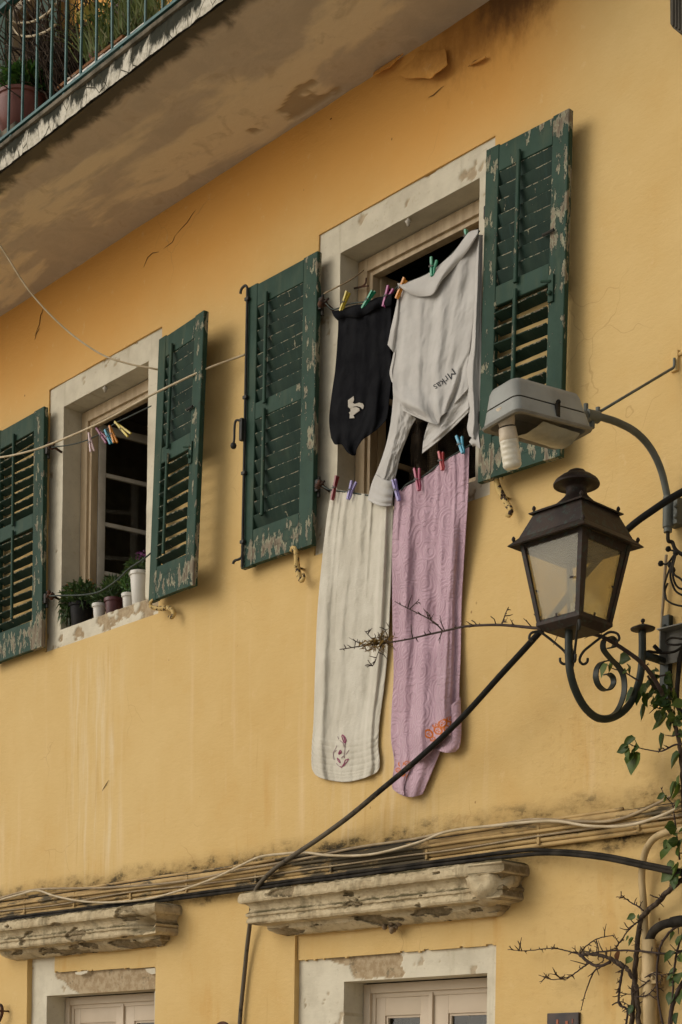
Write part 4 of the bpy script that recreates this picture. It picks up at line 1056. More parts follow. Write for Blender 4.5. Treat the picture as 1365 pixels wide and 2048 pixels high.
flat_scroll([(1214, 1322), (1202, 1326), (1194, 1338), (1192, 1354), (1197, 1370), (1208, 1380), (1219, 1379), (1227, 1368), (1226, 1355), (1218, 1348), (1212, 1349)]).build('scroll', M['greeniron'], lan, auto=50)
# four little stays under the tray, curled at both ends
for sx, sy in ((-1, -1), (1, -1), (1, 1), (-1, 1)):
    d = V(sx, sy, 0).normalized(); z0 = zS - .03; c = LC_
    rr = hB * 1.36
    p = [c + d * (rr + .03) + V(0, 0, z0 - .045), c + d * (rr + .045) + V(0, 0, z0 - .03), c + d * (rr + .035) + V(0, 0, z0 - .004), c + d * rr + V(0, 0, z0 + .004), c + d * (rr - .03) + V(0, 0, z0 - .012),
         c + d * .09 + V(0, 0, z0 - .055), c + d * .045 + V(0, 0, z0 - .095), c + d * .028 + V(0, 0, z0 - .135), c + d * .045 + V(0, 0, z0 - .155), c + d * .065 + V(0, 0, z0 - .145), c + d * .068 + V(0, 0, z0 - .125)]
    MB().tube(spline(p, 5), .0065, 8).build('stay', M['iron'], lan, smooth=True)

# ------------------------------------------------------------------ street light: grey box with a bare energy saving bulb
M['greyhouse'] = simple('weathered_grey_fibreglass', (.27, .27, .235), (.215, .21, .18), .6, 0, 5, .12, 50)
M['greyrim'] = simple('dull_grey_aluminium', (.20, .19, .16), (.15, .14, .11), .6, .2, 8, .15, 50)
M['steel'] = simple('dull_galvanised_tube', (.12, .125, .105), (.085, .088, .072), .6, .3, 9, .2, 60)
M['bulb'] = simple('frosted_white_bulb', (.66, .60, .46), (.55, .49, .36), .35, 0, 30, 0, spec=.5)
M['ceramic'] = simple('cream_lamp_socket', (.58, .48, .34), (.50, .41, .29), .45, 0, 20, 0)
FU = -4.905
fu = lambda x, y: at_u(x, y, FU)
sl = thing('street_light', 'grey box street light with a bare spiral bulb on a curved tube above the lantern', 'street light', (FU, -.03, 4.65))
eo = V(-math.sin(.084), -math.cos(.084), -.093).normalized(); ex = V(math.cos(.084), -math.sin(.084), .079).normalized(); ex = (ex - eo * ex.dot(eo)).normalized(); ez = eo.cross(ex) * -1
if ez.z < 0: ez = -ez
HC = V(-5.0, -1.014, 4.845)
def hp(x, y, z): return HC + (ex * x * 1.07 + eo * y * .98 + ez * z)
def rrect(hx, y0, y1, r_, z, n=5):
    out = []
    for cx, cy, a0 in ((hx - r_, y1 - r_, 0), (-hx + r_, y1 - r_, 90), (-hx + r_, y0 + r_, 180), (hx - r_, y0 + r_, 270)):
        for k in range(n + 1):
            a = R(a0 + 90 * k / n); out.append(hp(cx + r_ * math.cos(a), cy + r_ * math.sin(a), z))
    return out
b = MB()
# rim and skirt, open underneath
loft(b, [rrect(.090, -.235, .235, .03, .018), rrect(.098, -.245, .245, .03, .0), rrect(.120, -.268, .272, .035, -.004), rrect(.124, -.272, .276, .036, .006), rrect(.116, -.264, .268, .036, .014)], False, False)
b.build('rim', M['greyrim'], sl, auto=40)
b = MB(); loft(b, [rrect(.116, -.264, .268, .036, .013), rrect(.106, -.254, .252, .036, .078), rrect(.103, -.251, .249, .036, .080)], False, True)
b.build('lower_housing', M['greyhouse'], sl, auto=40)
b = MB(); loft(b, [rrect(.100, -.248, .246, .036, .081), rrect(.100, -.248, .246, .036, .086)], False, False); b.build('seal', M['black_cable'], sl)
b = MB(); loft(b, [rrect(.104, -.252, .250, .036, .0865), rrect(.094, -.242, .236, .04, .158), rrect(.086, -.234, .224, .04, .180), rrect(.066, -.214, .20, .04, .193), rrect(.03, -.18, .16, .03, .199)], True, True)
b.build('cover', M['greyhouse'], sl, auto=40)
b = MB(); loft(b, [rrect(.096, -.243, .243, .03, .012), rrect(.070, -.20, .20, .03, .070), rrect(.01, -.1, .1, .01, .074)], False, True); b.build('reflector', M['greyrim'], sl, auto=40)
# milky plastic bowl that has slipped down at the back half
MB().grid(lambda a, c: hp((a - .5) * .17, -.20 + .26 * c, -.004 - .032 * math.sin(math.pi * a) * (1 - c * .65) - .012 * (1 - c) + .003 * fnoise((a * 2, c * 3, 1), 2, 2)), 16, 16).build('broken_bowl', simple('yellowed_clear_plastic', (.34, .32, .24), (.25, .235, .17), .35, 0, 9, .1, 30), sl, smooth=True)
b = MB(); q = hp(.113, -.02, .075); b.box((-.006, -.012, -.055), (.010, .012, .012), Matrix.Translation(q), .003); b.ball(q + V(.006, 0, .016), .012, 8); b.build('clasp', M['black_cable'], sl)
# socket and bulb
s0 = hp(-.005, .215, .05); s1 = V(s0.x - .006, s0.y + .012, 4.70); tip = at_u(1026, 938, -5.03)
ax = (V(-5.03, tip.y, tip.z) - s0).normalized()
def along(d): return s0 + ax * d
Lb = (V(-5.03, tip.y, tip.z) - s0).length
b = MB(); b.tube([along(-.02), along(.04), along(.062), along(.064)], [.044, .042, .037, .034], 18); b.build('socket', M['ceramic'], sl, auto=40)
b = MB(); b.tube([along(.0645), along(.070)], .037, 18); b.build('socket_ring', M['black_cable'], sl)
b = MB(); b.tube([along(.0705), along(.105), along(.125), along(.128)], [.041, .044, .046, .044], 20); b.build('bulb_base', M['ceramic'], sl, auto=40)
n = 60; prof = []
for i in range(n + 1):
    d = .1285 + (Lb - .1285) * i / n; e = (Lb - d)
    r_ = .0445 + .0007 * math.sin(i / n * 2 * math.pi * 5.0)
    if e < .018: r_ *= math.sqrt(max(.0, 1 - ((.018 - e) / .018) ** 2)) * .45 + .55
    prof.append((d, r_))
b = MB(); b.tube([along(d) for d, _ in prof], [r_ for _, r_ in prof], 22); b.build('bulb', M['bulb'], sl, auto=60)
# curved tube, clamp at the head, sleeve on the wall
b = MB(); q0 = hp(0, -.262, .095)
gu = lambda x, y: at_u(x, y, -4.98 + .075 * (x - 1180) / 160)
pt_ = spline([q0 + eo * .03, q0 + eo * -.04, gu(1190, 833.5), gu(1215, 838), gu(1240, 847), gu(1268, 862), gu(1292, 884), gu(1311, 913), gu(1324, 945), gu(1332, 978), gu(1337, 1005)], 5)
b.tube(pt_, .0185, 14); b.build('tube', M['steel'], sl, smooth=True)
b = MB(); ka, kb = gu(1172, 830), gu(1196, 835); kd = (kb - ka); b.tube([ka, kb], .031, 14); b.tube([ka + V(0, 0, .02), ka + V(0, 0, .055)], .012, 8); b.tube([kb + V(0, 0, .02), kb + V(0, 0, .05)], .012, 8); b.tube([ka + kd * .5 - V(0, 0, .03), ka + kd * .5 - V(0, 0, .06)], .016, 8); b.tube([hp(0, -.262, .095), ka], .024, 12)
b.build('clamp', M['steel'], sl, auto=40)
e = pt_[-1]; b = MB(); b.tube([e + V(0, 0, .03), e - V(0, 0, .13)], [.028, .028], 14); b.box((e.x - .01, e.y, e.z - .12), (e.x + .055, .004, e.z + .02), bev=.004); b.tube([e - V(0, 0, .13), e - V(0, 0, .155)], .022, 12)
b.ball((e.x + .052, e.y - .005, e.z - .03), .014, 8); b.ball((e.x + .052, e.y - .005, e.z - .085), .014, 8)
b.build('wall_sleeve', M['steel'], sl, auto=40)
# stay rod from the clamp up to an eye in the wall
ey = at(1345, 737, .03); st = gu(1196, 826)
b = MB(); b.tube([st, st + (ey - st) * .5, ey - (ey - st).normalized() * .05] + spline([ey - (ey - st).normalized() * .03, ey + V(.01, .0, .005), ey + V(.012, .0, .05)], 4), .0072, 8); b.build('stay_rod', M['steel'], sl, smooth=True)
b = MB(); b.box((ey.x - .022, -.016, ey.z - .01), (ey.x + .022, .006, ey.z + .10), bev=.006); b.tube([V(ey.x + .02, .0, ey.z + .075), V(ey.x + .07, -.02, ey.z + .072)], .010, 6); b.build('wall_eye', M['wall'], sl, auto=40)
# supply lead below the sleeve and the tangle of wires beside it
pp = [e - V(0, 0, .15), e - V(-.004, .0, .20), at(1345, 1085, .05), at(1352, 1100, .05), at(1370, 1112, .05), at(1400, 1125, .05)]
b = MB().tube(spline(pp, 6), .010, 8); tag(b.build('supply_lead', M['black_cable'], None, smooth=True, loc=pp[0]), 'short black lead leaving the wall sleeve of the curved lamp tube', 'cable')
b = MB()
for seed, pts in enumerate(([(1336, 1099, .08), (1352, 1103, .09), (1368, 1108, .08), (1400, 1112, .06)], [(1321, 1126, .08), (1334, 1128, .1), (1345, 1115, .1), (1352, 1104, .1)],
        [(1340, 1135, .09), (1350, 1150, .1), (1364, 1160, .1), (1390, 1190, .08)], [(1349, 1108, .1), (1344, 1130, .11), (1341, 1150, .11), (1345, 1168, .1), (1355, 1185, .09), (1380, 1196, .08)],
        [(1336, 1166, .08), (1330, 1182, .08), (1331, 1196, .09), (1342, 1206, .09), (1362, 1212, .08), (1390, 1214, .07)], [(1345, 1128, .1), (1335, 1150, .1), (1329, 1175, .09), (1333, 1200, .09)],
        [(1352, 1110, .11), (1346, 1135, .12), (1348, 1160, .12), (1358, 1176, .1), (1380, 1180, .09)])):
    b.tube(pxline(pts, 6), .0055, 6)
for q in ((1337, 1098), (1352, 1106), (1322, 1127), (1341, 1130), (1346, 1140)): b.ball(at(*q, .095), .016, 7)
tag(b.build('wire_tangle', M['grey_cable'], None, smooth=True, loc=at(1345, 1140, .09)), 'tangle of thin dark wires on the wall at the right edge', 'wires')
pts = pxline([(1333, 1110, .03), (1330, 1150, .03), (1327, 1200, .03), (1323, 1250, .03), (1321, 1300, .03)], 4)
tag(MB().tube(pts, .008, 8).build('thin_conduit', M['mid_cable'], None, smooth=True, loc=pts[0]), 'thin upright conduit dropping from the wire tangle to the lantern plate', 'pipe')
t = thing('junction_box', 'open grey metal junction box behind the lantern bracket at the right edge', 'box', at(1350, 1300, .02))
a, c = at(1326, 1262, .06), at(1398, 1312, .06); x0, x1, z0, z1 = a.x, c.x, c.z + .0, a.z
b = MB(); b.box((x0, -.09, z0), (x0 + .006, -.04, z1)); b.box((x0, -.115, z1 - .006), (x1, -.04, z1)); b.box((x0, -.044, z0), (x1, -.038, z1)); b.build('shell', M['greyrim'], t)
b = MB(); b.tube(pxline([(1365, 1278, .09), (1345, 1276, .10), (1333, 1281, .10), (1336, 1288, .10), (1350, 1290, .10), (1370, 1288, .09)], 6), .006, 6); b.tube(pxline([(1370, 1290, .09), (1350, 1303, .10), (1325, 1306, .12), (1300, 1303, .18), (1294, 1303, .2)], 6), .007, 6)
b.tube(pxline([(1308, 1291, .14), (1314, 1297, .13), (1322, 1305, .12)], 3), .011, 7); b.build('loose_lead', M['black_cable'], t, smooth=True)
pts = pxline([(1400, 1235, .05), (1365, 1300, .06), (1357, 1350, .06), (1354, 1395, .06), (1357, 1415, .06), (1368, 1427, .06), (1400, 1430, .05)], 6)
tag(MB().tube(pts, .013, 8).build('looped_cable', M['black_cable'], None, smooth=True, loc=pts[0]), 'black cable looping down the wall at the right edge under the junction box', 'cable')

# ------------------------------------------------------------------ washing lines
M['line'] = simple('green_black_washing_line', (.02, .03, .025), (.05, .06, .045), .7, 0, 20, .1)
def wline(label, pts, r_=.0045, mat='line'):
    p = pxline(pts, 8)
    return tag(MB().tube(p, r_, 6).build('washing_line', M[mat], None, smooth=True, loc=p[0]), label, 'washing line')
wline('washing line holding the black and grey shirts at the top of the window', [(652, 607, .10), (668, 619, .115), (700, 608, .12), (740, 602, .12), (783, 591, .12), (797, 572, .125), (840, 556, .125), (880, 532, .125), (930, 482, .125), (960, 462, .12)])
wline('washing line holding the two towels below the window', [(645, 972, .10), (662, 980, .11), (700, 985, .115), (740, 991, .115), (788, 992, .115), (815, 968, .115), (845, 954, .115), (885, 924, .115), (938, 892, .11), (962, 874, .1)])
wline('empty washing line with five pegs across the flower pot window', [(104, 895, .10), (140, 890, .105), (170, 882, .11), (200, 868, .11), (231, 847, .11), (262, 832, .11), (303, 812, .10)])
wline('dark line sagging over the flower pots on the sill', [(100, 1192, .10), (130, 1191, .11), (165, 1190, .11), (200, 1183, .11), (235, 1160, .11), (258, 1138, .11), (285, 1120, .11), (305, 1104, .10)], .006)
p = pxline([(648, 588, .06), (675, 574, .02), (700, 561, -.05), (728, 541, -.15)], 4)
tag(MB().tube(p, .0045, 6).build('cord', M['mid_cable'], None, smooth=True, loc=p[0]), 'short brown cord tied from the bracket into the window reveal above the black shirt', 'cord')

# ------------------------------------------------------------------ laundry
def rails(Lp, Rp, wfn, nu, nv, dy=None):
    """cloth between two pixel rails, w = wfn(s, t)"""
    A = spline([V(x, y, 0) for x, y in Lp], 10); B = spline([V(x, y, 0) for x, y in Rp], 10)
    def pick(P, t):
        k = t * (len(P) - 1); i = min(int(k), len(P) - 2); return P[i].lerp(P[i + 1], k - i)
    def f(s, t):
        q = pick(A, t).lerp(pick(B, t), s); return at(q.x, q.y + (dy(s, t) if dy else 0), wfn(s, t))
    return MB().grid(f, nu, nv)
def cloth_fn(xl, xr, top, bot, wfn):
    def uv2px(s, t):
        y = sinterp(top, s) + (sinterp(bot, s) - sinterp(top, s)) * t
        return sinterp(xl, y) + (sinterp(xr, y) - sinterp(xl, y)) * s, y
    def f(s, t):
        x, y = uv2px(s, t); return at(x, y, wfn(s, t))
    def inv(x, y):
        s = (x - sinterp(xl, y)) / (sinterp(xr, y) - sinterp(xl, y)); s = min(1, max(0, s))
        t = (y - sinterp(top, s)) / (sinterp(bot, s) - sinterp(top, s)); return s, t
    return f, inv, uv2px
def finish(o, th=.004, sub=0):
    m_ = o.modifiers.new('thickness', 'SOLIDIFY'); m_.thickness = th; m_.offset = 0
    return o
def terry(name, c1, c2, relief=False, attr=None):
    t = NT(name); p = t.coord('Object')
    c = t.mix(t.ramp(t.noise(p, 5, 5), .35, .65), c1, c2)
    if attr: c = t.mix(t.attr(attr)['Fac'], c, (.50, .12, .008))
    t.set(c, .97, 0, .1); t.b.inputs['Sheen Weight'].default_value = .35; t.b.inputs['Sheen Roughness'].default_value = .5
    b = t.bump(t.noise(p, 150, 3), .55, .005); b = t.bump(t.noise(p, 70, 4, .6), .3, .004, b)
    if relief:
        q = t.map(p, (1, 1, 1)); w = t.N('ShaderNodeTexNoise'); t.L(q, w.inputs['Vector']); w.inputs['Scale'].default_value = 5
        ad = t.N('ShaderNodeMixRGB', blend_type='LINEAR_LIGHT'); ad.inputs[0].default_value = .05; t.L(q, ad.inputs[1]); t.L(w.outputs['Color'], ad.inputs[2])
        v = t.voro(ad.outputs[0], 8.0, 'F1', 'Distance', .8)
        rings = t.math('SINE', t.math('MULTIPLY', v, 38.0))
        t.bump(t.ramp(rings, -.3, .5), .55, .012, b)
    return t.m
M['cream_towel'] = terry('cream_terry', (.57, .525, .42), (.51, .465, .365))
M['pink_towel'] = terry('pink_terry', (.50, .33, .375), (.43, .275, .315), True, 'print')
M['black_shirt'] = cloth_mat('black_jersey', (.006, .006, .007), (.011, .011, .012), .95, 7, 300, .15, sheen=0)
M['grey_shirt'] = cloth_mat('pale_grey_cotton', (.47, .445, .40), (.41, .385, .345), .9, 5, 240, .15)
def ridge(s, c, w): return math.exp(-((s - c) / w) ** 2)
# cream towel
cxl = [(978, 664), (1040, 654), (1120, 645), (1220, 636), (1340, 631), (1440, 628), (1500, 624), (1540, 625), (1566, 634)]
cxr = [(978, 787), (1040, 786), (1120, 784), (1200, 781), (1300, 776), (1380, 768), (1440, 760), (1490, 757), (1530, 760), (1566, 752)]
ctop = [(0, 982), (.1, 980), (.3, 984), (.6, 989), (.8, 992), (1, 995)]
cbot = [(0, 1538), (.03, 1549), (.10, 1556), (.25, 1561), (.45, 1564), (.62, 1562), (.80, 1556), (.95, 1547), (.985, 1542), (1, 1534)]
def cw(s, t):
    w = .106 - .080 * sst(t, .02, .65)
    pl = sum(a * ridge(s, c, d) for c, d, a in ((.05, .03, 1), (.16, .022, .7), (.25, .045, 1.1), (.40, .03, .6), (.52, .05, 1), (.66, .025, .8), (.79, .04, 1), (.93, .03, .8)))
    w += .012 * pl * (1 - sst(t, .0, .25 + .35 * hsh(int(s * 8))))
    w += .009 * fnoise((s * 3.2 + .9 * t, t * .8, 11), 1.3, 3) * (.5 + .5 * sst(t, .0, .4))
    w += .024 * ridge(s, .09 + .05 * t, .055) * sst(t, .1, .5) + .010 * ridge(s, .34 + .04 * t, .05) * sst(t, .1, .5) * (1 - sst(t, .6, .95))
    w += .024 * (sst(s, .79 - .02 * t, .85 - .03 * t) - 1.15 * sst(s, .895 - .02 * t, .93)) * (1 - .5 * sst(t, .55, .95))
    w += .006 * fnoise((s * 2.5, t * 3.5, 3), 2, 4) + .0014 * (hsh(int(s * 110), int(t * 330)) - .5)
    for k in range(6):
        c = .865 + k * .0215
        w += .0026 * (sst(t, c - .004, c) - sst(t, c + .011, c + .0155))
    if t > .975: w -= .003
    return max(w, .012)
cf, cinv, _ = cloth_fn(cxl, cxr, ctop, cbot, cw)
o = MB().grid(cf, 110, 330).build('cream_towel', M['cream_towel'], None, smooth=True, loc=at(725, 985, .11))
tag(finish(o, .003), 'long cream towel with an embroidered pink flower, hanging left of the pink towel', 'towel'); cream = o
# its turned over strip behind, seen past the right edge
def emb(b, pts, r_=.0028, n=5):
    out = []
    for q in spline([V(x, y, 0) for x, y in pts], n):
        s, t = cinv(q.x, q.y); out.append(at(q.x, q.y, cw(s, t) + .0045))
    b.tube(out, r_, 5)
def ez2(x, y): return (660 + x * .0879, 1460 + y * .0879)
M['thread'] = simple('magenta_thread', (.36, .10, .17), (.28, .06, .12), .8, 0, 30, 0)
M['palethread'] = simple('faded_mauve_thread', (.34, .24, .25), (.30, .18, .20), .8, 0, 30, 0)
b = MB(); E_ = lambda pts, r_=.0022: emb(b, [ez2(*q) for q in pts], r_)
E_([(290, 110), (275, 150), (310, 250), (345, 295), (370, 240), (340, 160), (290, 110)], .0034); E_([(310, 140), (340, 230), (352, 280)], .003); E_([(200, 540), (235, 465), (260, 510), (215, 552), (200, 530)], .0042); E_([(230, 500), (225, 530)], .0045)
E_([(420, 660), (350, 690), (325, 760), (270, 850), (240, 830)], .003); E_([(430, 665), (380, 740), (335, 785), (310, 830)], .003); E_([(170, 640), (190, 700), (235, 750), (215, 680), (170, 640)], .003)
b.build('embroidery', M['thread'], cream, smooth=True)
b = MB(); E_([(350, 295), (345, 420), (325, 560), (330, 640)], .002); E_([(230, 240), (300, 300), (325, 380)], .002); E_([(180, 150), (200, 210)], .002); E_([(165, 350), (120, 450), (90, 500), (80, 580), (100, 680)], .002); E_([(110, 500), (150, 460)], .002); E_([(435, 455), (400, 510), (370, 560)], .002); E_([(150, 760), (200, 815), (260, 850)], .002); E_([(260, 640), (310, 590)], .002)
b.build('embroidery', M['palethread'], cream, smooth=True)

# pink towel: main sheet and the lobe that hangs behind the cable
pxl = [(890, 790), (990, 790), (1090, 785), (1250, 786), (1350, 788), (1420, 784), (1480, 783), (1525, 789), (1575, 785), (1600, 800)]
pxr = [(890, 939), (980, 937), (1080, 931), (1200, 924), (1300, 922), (1395, 919), (1450, 921), (1500, 917), (1530, 900), (1600, 870)]
ptop = [(0, 994), (.08, 979), (.2, 970), (.36, 957), (.5, 944), (.62, 927), (.8, 911), (1, 894)]
pbot = [(0, 1578), (.07, 1586), (.15, 1590), (.21, 1588), (.255, 1568), (.31, 1531), (.36, 1523), (.46, 1521), (.53, 1512), (.62, 1498), (.75, 1478), (.82, 1470), (.90, 1478), (.95, 1500), (1, 1496)]
def pw(s, t):
    w = .108 - .085 * sst(t, .02, .6)
    w += .012 * sum(ridge(s, c, .03) for c in (.06, .22, .42, .58, .76, .93)) * (1 - sst(t, 0, .35))
    w += .030 * ridge(s, .17 + .03 * t, .085) * sst(t, .03, .3) + .016 * ridge(s, .50 - .06 * t, .07) * sst(t, .1, .5) + .010 * fnoise((s * 3.2 + .9 * t, t * .9, 21), 1.3, 3) * sst(t, .02, .4) + .034 * (sst(s, .60 + .05 * t, .68 + .05 * t) - .9 * sst(s, .86, .93)) * sst(t, .1, .4)
    w += .012 * ridge(s, .80 + .03 * math.sin(t * 5), .025) * (1 - .4 * t) + .003 * math.sin(s * 30 + t * 4) * (1 - t)
    w += (.055 * sst(s, .25, .45) * (1 - .6 * sst(s, .78, .9)) + .02 * ridge(s, .4, .12)) * sst(t, .55, .98)
    w += .005 * fnoise((s * 3, t * 4, 7), 2, 4) + .0012 * (hsh(int(s * 150), int(t * 520), 1) - .5)
    return w
pf, pinv, p2px = cloth_fn(pxl, pxr, ptop, pbot, pw)
NU, NV = 150, 520
o = MB().grid(pf, NU, NV).build('pink_towel', M['pink_towel'], None, smooth=True, loc=at(860, 940, .11))
tag(finish(o, .003), 'long pink patterned towel with orange scrolls at its hem, caught over the black cable', 'towel'); pink = o
# orange printed scroll bands
SCR = []
for cx, cy, r_ in ((803, 1528, 5.2), (815, 1527, 5.0), (806, 1546, 6.0), (826, 1545, 7.0), (818, 1554, 5.0), (836, 1534, 5), (797, 1540, 4.5), (830, 1556, 5)):
    SCR.append((cx, cy, r_, 0))
for cx, cy, r_ in ((858, 1468, 8.5), (877, 1461, 8.0), (886, 1447, 8.5), (873, 1449, 7.0), (900, 1436, 7.5), (894, 1458, 6.5), (866, 1478, 5), (905, 1448, 5)):
    SCR.append((cx, cy, r_, 1))
def printed(x, y):
    v = 0.0
    for cx, cy, r_, k in SCR:
        d = math.hypot(x - cx, (y - cy) * .95); a = math.atan2(y - cy, x - cx)
        if d < r_ * 1.2:
            sp = d / r_ + .10 * math.sin(a * 2 + cx)
            if .66 < sp < 1.10 or (sp < .46 and math.cos(3 * a + cx) > -.2): v = 1.0
    return v
def band(x, y):
    return (791 < x < 834 and 1520 < y < 1562) or (850 < x < 913 and 1424 + (x - 913) * -.55 < y < 1452 + (x - 913) * -.62 + 6)
at_ = o.data.attributes.new('print', 'FLOAT', 'POINT'); vals = []
for j in range(NV + 1):
    for i in range(NU + 1):
        x, y = p2px(i / NU, j / NV); vals.append(printed(x, y) if band(x, y) else 0.0)
at_.data.foreach_set('value', vals)
lobeL = [(800, 1470), (800, 1520), (806, 1560), (806, 1592)]; lobeR = [(905, 1440), (886, 1490), (866, 1540), (846, 1588)]
lb_ = rails(lobeL, lobeR, lambda s, t: .045 - .008 * ridge(s, .35, .15) + .02 * ridge(s, .55, .18) - .015 * s, 40, 60, lambda s, t: t * (4 * math.sin(math.pi * s)))
lo = finish(lb_.build('hanging_corner', M['pink_towel'], pink, smooth=True), .005)
a_ = lo.data.attributes.new('print', 'FLOAT', 'POINT')
fl = rails([(892, 1420), (893, 1460), (882, 1490), (868, 1497)], [(921, 1395), (923, 1450), (921, 1488), (912, 1503)], lambda s, t: .050 + .03 * math.sin(math.pi * s) - .015 * t, 24, 40, lambda s, t: t * 5 * math.sin(math.pi * s))
lo2 = finish(fl.build('folded_flap', M['pink_towel'], pink, smooth=True), .005); lo2.data.attributes.new('print', 'FLOAT', 'POINT')

# black T-shirt
bxl = [(600, 668), (626, 672), (640, 677), (690, 675), (740, 671), (790, 664), (838, 659), (870, 662), (900, 670), (915, 690)]
bxr = [(580, 784), (640, 783), (700, 782), (750, 784), (800, 779), (830, 776), (850, 772), (915, 735)]
btop = [(0, 624), (.3, 612), (.6, 605), (.72, 596), (.85, 593), (1, 588)]
bbot = [(0, 876), (.05, 888), (.14, 889), (.22, 889), (.28, 897), (.34, 908), (.44, 911), (.54, 909), (.60, 897), (.66, 882), (.76, 872), (.86, 862), (.94, 848), (1, 835)]
def bw(s, t):
    w = .122 - .01 * t
    w += .006 * sum(ridge(s, c, .05) for c in (.15, .33, .52, .70, .88)) * (1 - .6 * t) + .018 * ridge(s, .72 + .08 * t, .05) * sst(t, .3, .8) + .016 * ridge(s, .35, .12) * sst(t, .4, 1) - .02 * ridge(s, .9, .08) * t
    return w + .005 * fnoise((s * 3, t * 3, 1), 2, 3) + .012 * sst(t, .88, 1) * math.sin(s * 22)
bf, binv, _ = cloth_fn(bxl, bxr, btop, bbot, bw)
o = MB().grid(bf, 90, 150).build('black_tshirt', M['black_shirt'], None, smooth=True, loc=at(720, 605, .12))
tag(finish(o, .003), 'black T-shirt with a small cream emblem pegged upside down on the upper line', 't-shirt'); bsh = o
fl = rails([(664, 623), (668, 632), (676, 641)], [(784, 587), (784, 596), (784, 607)], lambda s, t: .140 + .016 * math.sin(math.pi * t) + .01 * math.sin(s * 20 + t), 70, 12, lambda s, t: 5 * math.sin(s * math.pi) - 3 * math.sin(s * 11) * t)
finish(fl.build('turned_hem', M['black_shirt'], bsh, smooth=True), .003)
def on_black(x, y): s, t = binv(x, y); return at(x, y, bw(s, t) + .006)
def e5(q): return (640 + q[0] * .2344, 700 + q[1] * .2344)
b = MB()
for poly in ([(290, 395), (294, 425), (283, 452), (300, 462), (338, 450), (368, 458), (378, 478), (372, 500), (364, 506), (348, 488), (318, 480), (286, 486), (262, 502), (244, 488), (243, 430), (262, 416)],
             [(262, 508), (274, 492), (312, 488), (338, 498), (342, 518), (312, 540), (288, 558), (298, 582), (256, 584), (258, 548), (249, 536), (266, 524)]):
    pp = [on_black(*e5(q)) for q in poly]; n = len(pp); b.v += pp + [p_ + V(0, -.002, 0) for p_ in pp]; k = len(b.v) - 2 * n
    b.f += [tuple(range(k, k + n)), tuple(range(k + n, k + 2 * n))] + [(k + i, k + (i + 1) % n, k + n + (i + 1) % n, k + n + i) for i in range(n)]; b.mi += [0] * (n + 2)
b.build('emblem', simple('cream_print', (.42, .38, .31), (.36, .32, .25), .8, 0, 40, .1), bsh)

# grey shirt, hung upside down by its hem
gxl = [(560, 797), (600, 797), (640, 794), (700, 789), (760, 786), (800, 788), (815, 792), (830, 803), (850, 830)]
gxr = [(455, 957), (540, 953), (640, 947), (700, 940), (735, 935), (770, 937), (800, 934), (850, 925)]
gtop = [(0, 572), (.2, 560), (.4, 546), (.6, 520), (.75, 498), (.88, 470), (1, 460)]
gbot = [(0, 805), (.08, 821), (.18, 832), (.32, 843), (.46, 850), (.54, 846), (.62, 834), (.75, 822), (.88, 800), (1, 778)]
def gw(s, t):
    w = .130 + .010 * math.sin(math.pi * s)
    w += .012 * fnoise((s * 3.6 + .8 * t, t * .9, 17), 1.3, 3)
    w += .020 * ridge(s, .27 + .10 * t, .05) * sst(t, .05, .25) * (1 - .6 * t) + .026 * ridge(s, .56 + .05 * t, .06) * sst(t, .05, .3) * (1 - .5 * t) + .010 * ridge(s, .80 - .06 * t, .05) * (1 - t) + .008 * ridge(s, .12, .04) * (1 - .5 * t)
    # loose belly of cloth at the bottom left, creases at the bottom right
    w += .075 * ridge(s, .28, .24) * ridge(t, .92, .10) - .060 * ridge(s, .22 + .4 * (t - .93), .13) * ridge(t, .955, .03) + .020 * ridge(s + .9 * (t - .88), .80, .05) * sst(t, .72, .9) - .018 * ridge(s + .9 * (t - .88), .90, .04) * sst(t, .72, .9)
    return w + .005 * fnoise((s * 3, t * 3, 5), 2, 4)
gf, ginv, _ = cloth_fn(gxl, gxr, gtop, gbot, gw)
o = MB().grid(gf, 130, 190).build('grey_shirt', M['grey_shirt'], None, smooth=True, loc=at(870, 545, .13))
tag(finish(o, .003), 'pale grey long sleeved shirt pegged upside down with printed lettering', 'shirt'); gsh = o
def gpart(name, L_, R_, wfn, nu=40, nv=60, dy=None): return finish(rails(L_, R_, wfn, nu, nv, dy).build(name, M['grey_shirt'], gsh, smooth=True), .003)
# turned over hem
hemT = [(795, 567), (812, 566), (830, 560), (858, 547), (885, 527), (908, 505), (928, 478), (940, 464), (957, 459)]
hemB = [(797, 570), (812, 582), (832, 592), (852, 593), (868, 587), (884, 562), (908, 536), (934, 505), (956, 470)]
gpart('turned_hem', hemT, hemB, lambda s, t: .140 + .034 * math.sin(math.pi * s * .8) + .012 * math.sin(t * 14) * s + .02 * s * ridge(t, .42, .15), 24, 90)
# sleeves
gpart('sleeve', [(788, 785), (784, 830), (778, 868), (770, 900), (758, 934), (746, 962), (739, 986), (736, 1000)], [(832, 838), (822, 856), (812, 882), (802, 908), (796, 934), (790, 962), (786, 988), (784, 1010)],
      lambda s, t: .118 + .034 * math.sin(math.pi * s) - .006 * ridge(s, .62, .12) * (1 - t) + .007 * fnoise((s * 3, t * 6, 2), 2, 4) + .009 * ridge(s, .3 + .2 * t, .10), 44, 90, lambda s, t: 5 * math.sin(math.pi * s) * t)
gpart('cuff', [(752, 948), (746, 968), (740, 988), (736, 1000)], [(790, 962), (787, 985), (785, 1000), (783, 1012)], lambda s, t: .133 + .032 * math.sin(math.pi * s) + .003 * math.sin(t * 20), 30, 26, lambda s, t: 5 * math.sin(math.pi * s))
gpart('sleeve', [(797, 585), (791, 620), (783, 655), (776, 690)], [(799, 600), (798, 640), (793, 672), (789, 707)], lambda s, t: .128 + .02 * math.sin(math.pi * s), 16, 40)
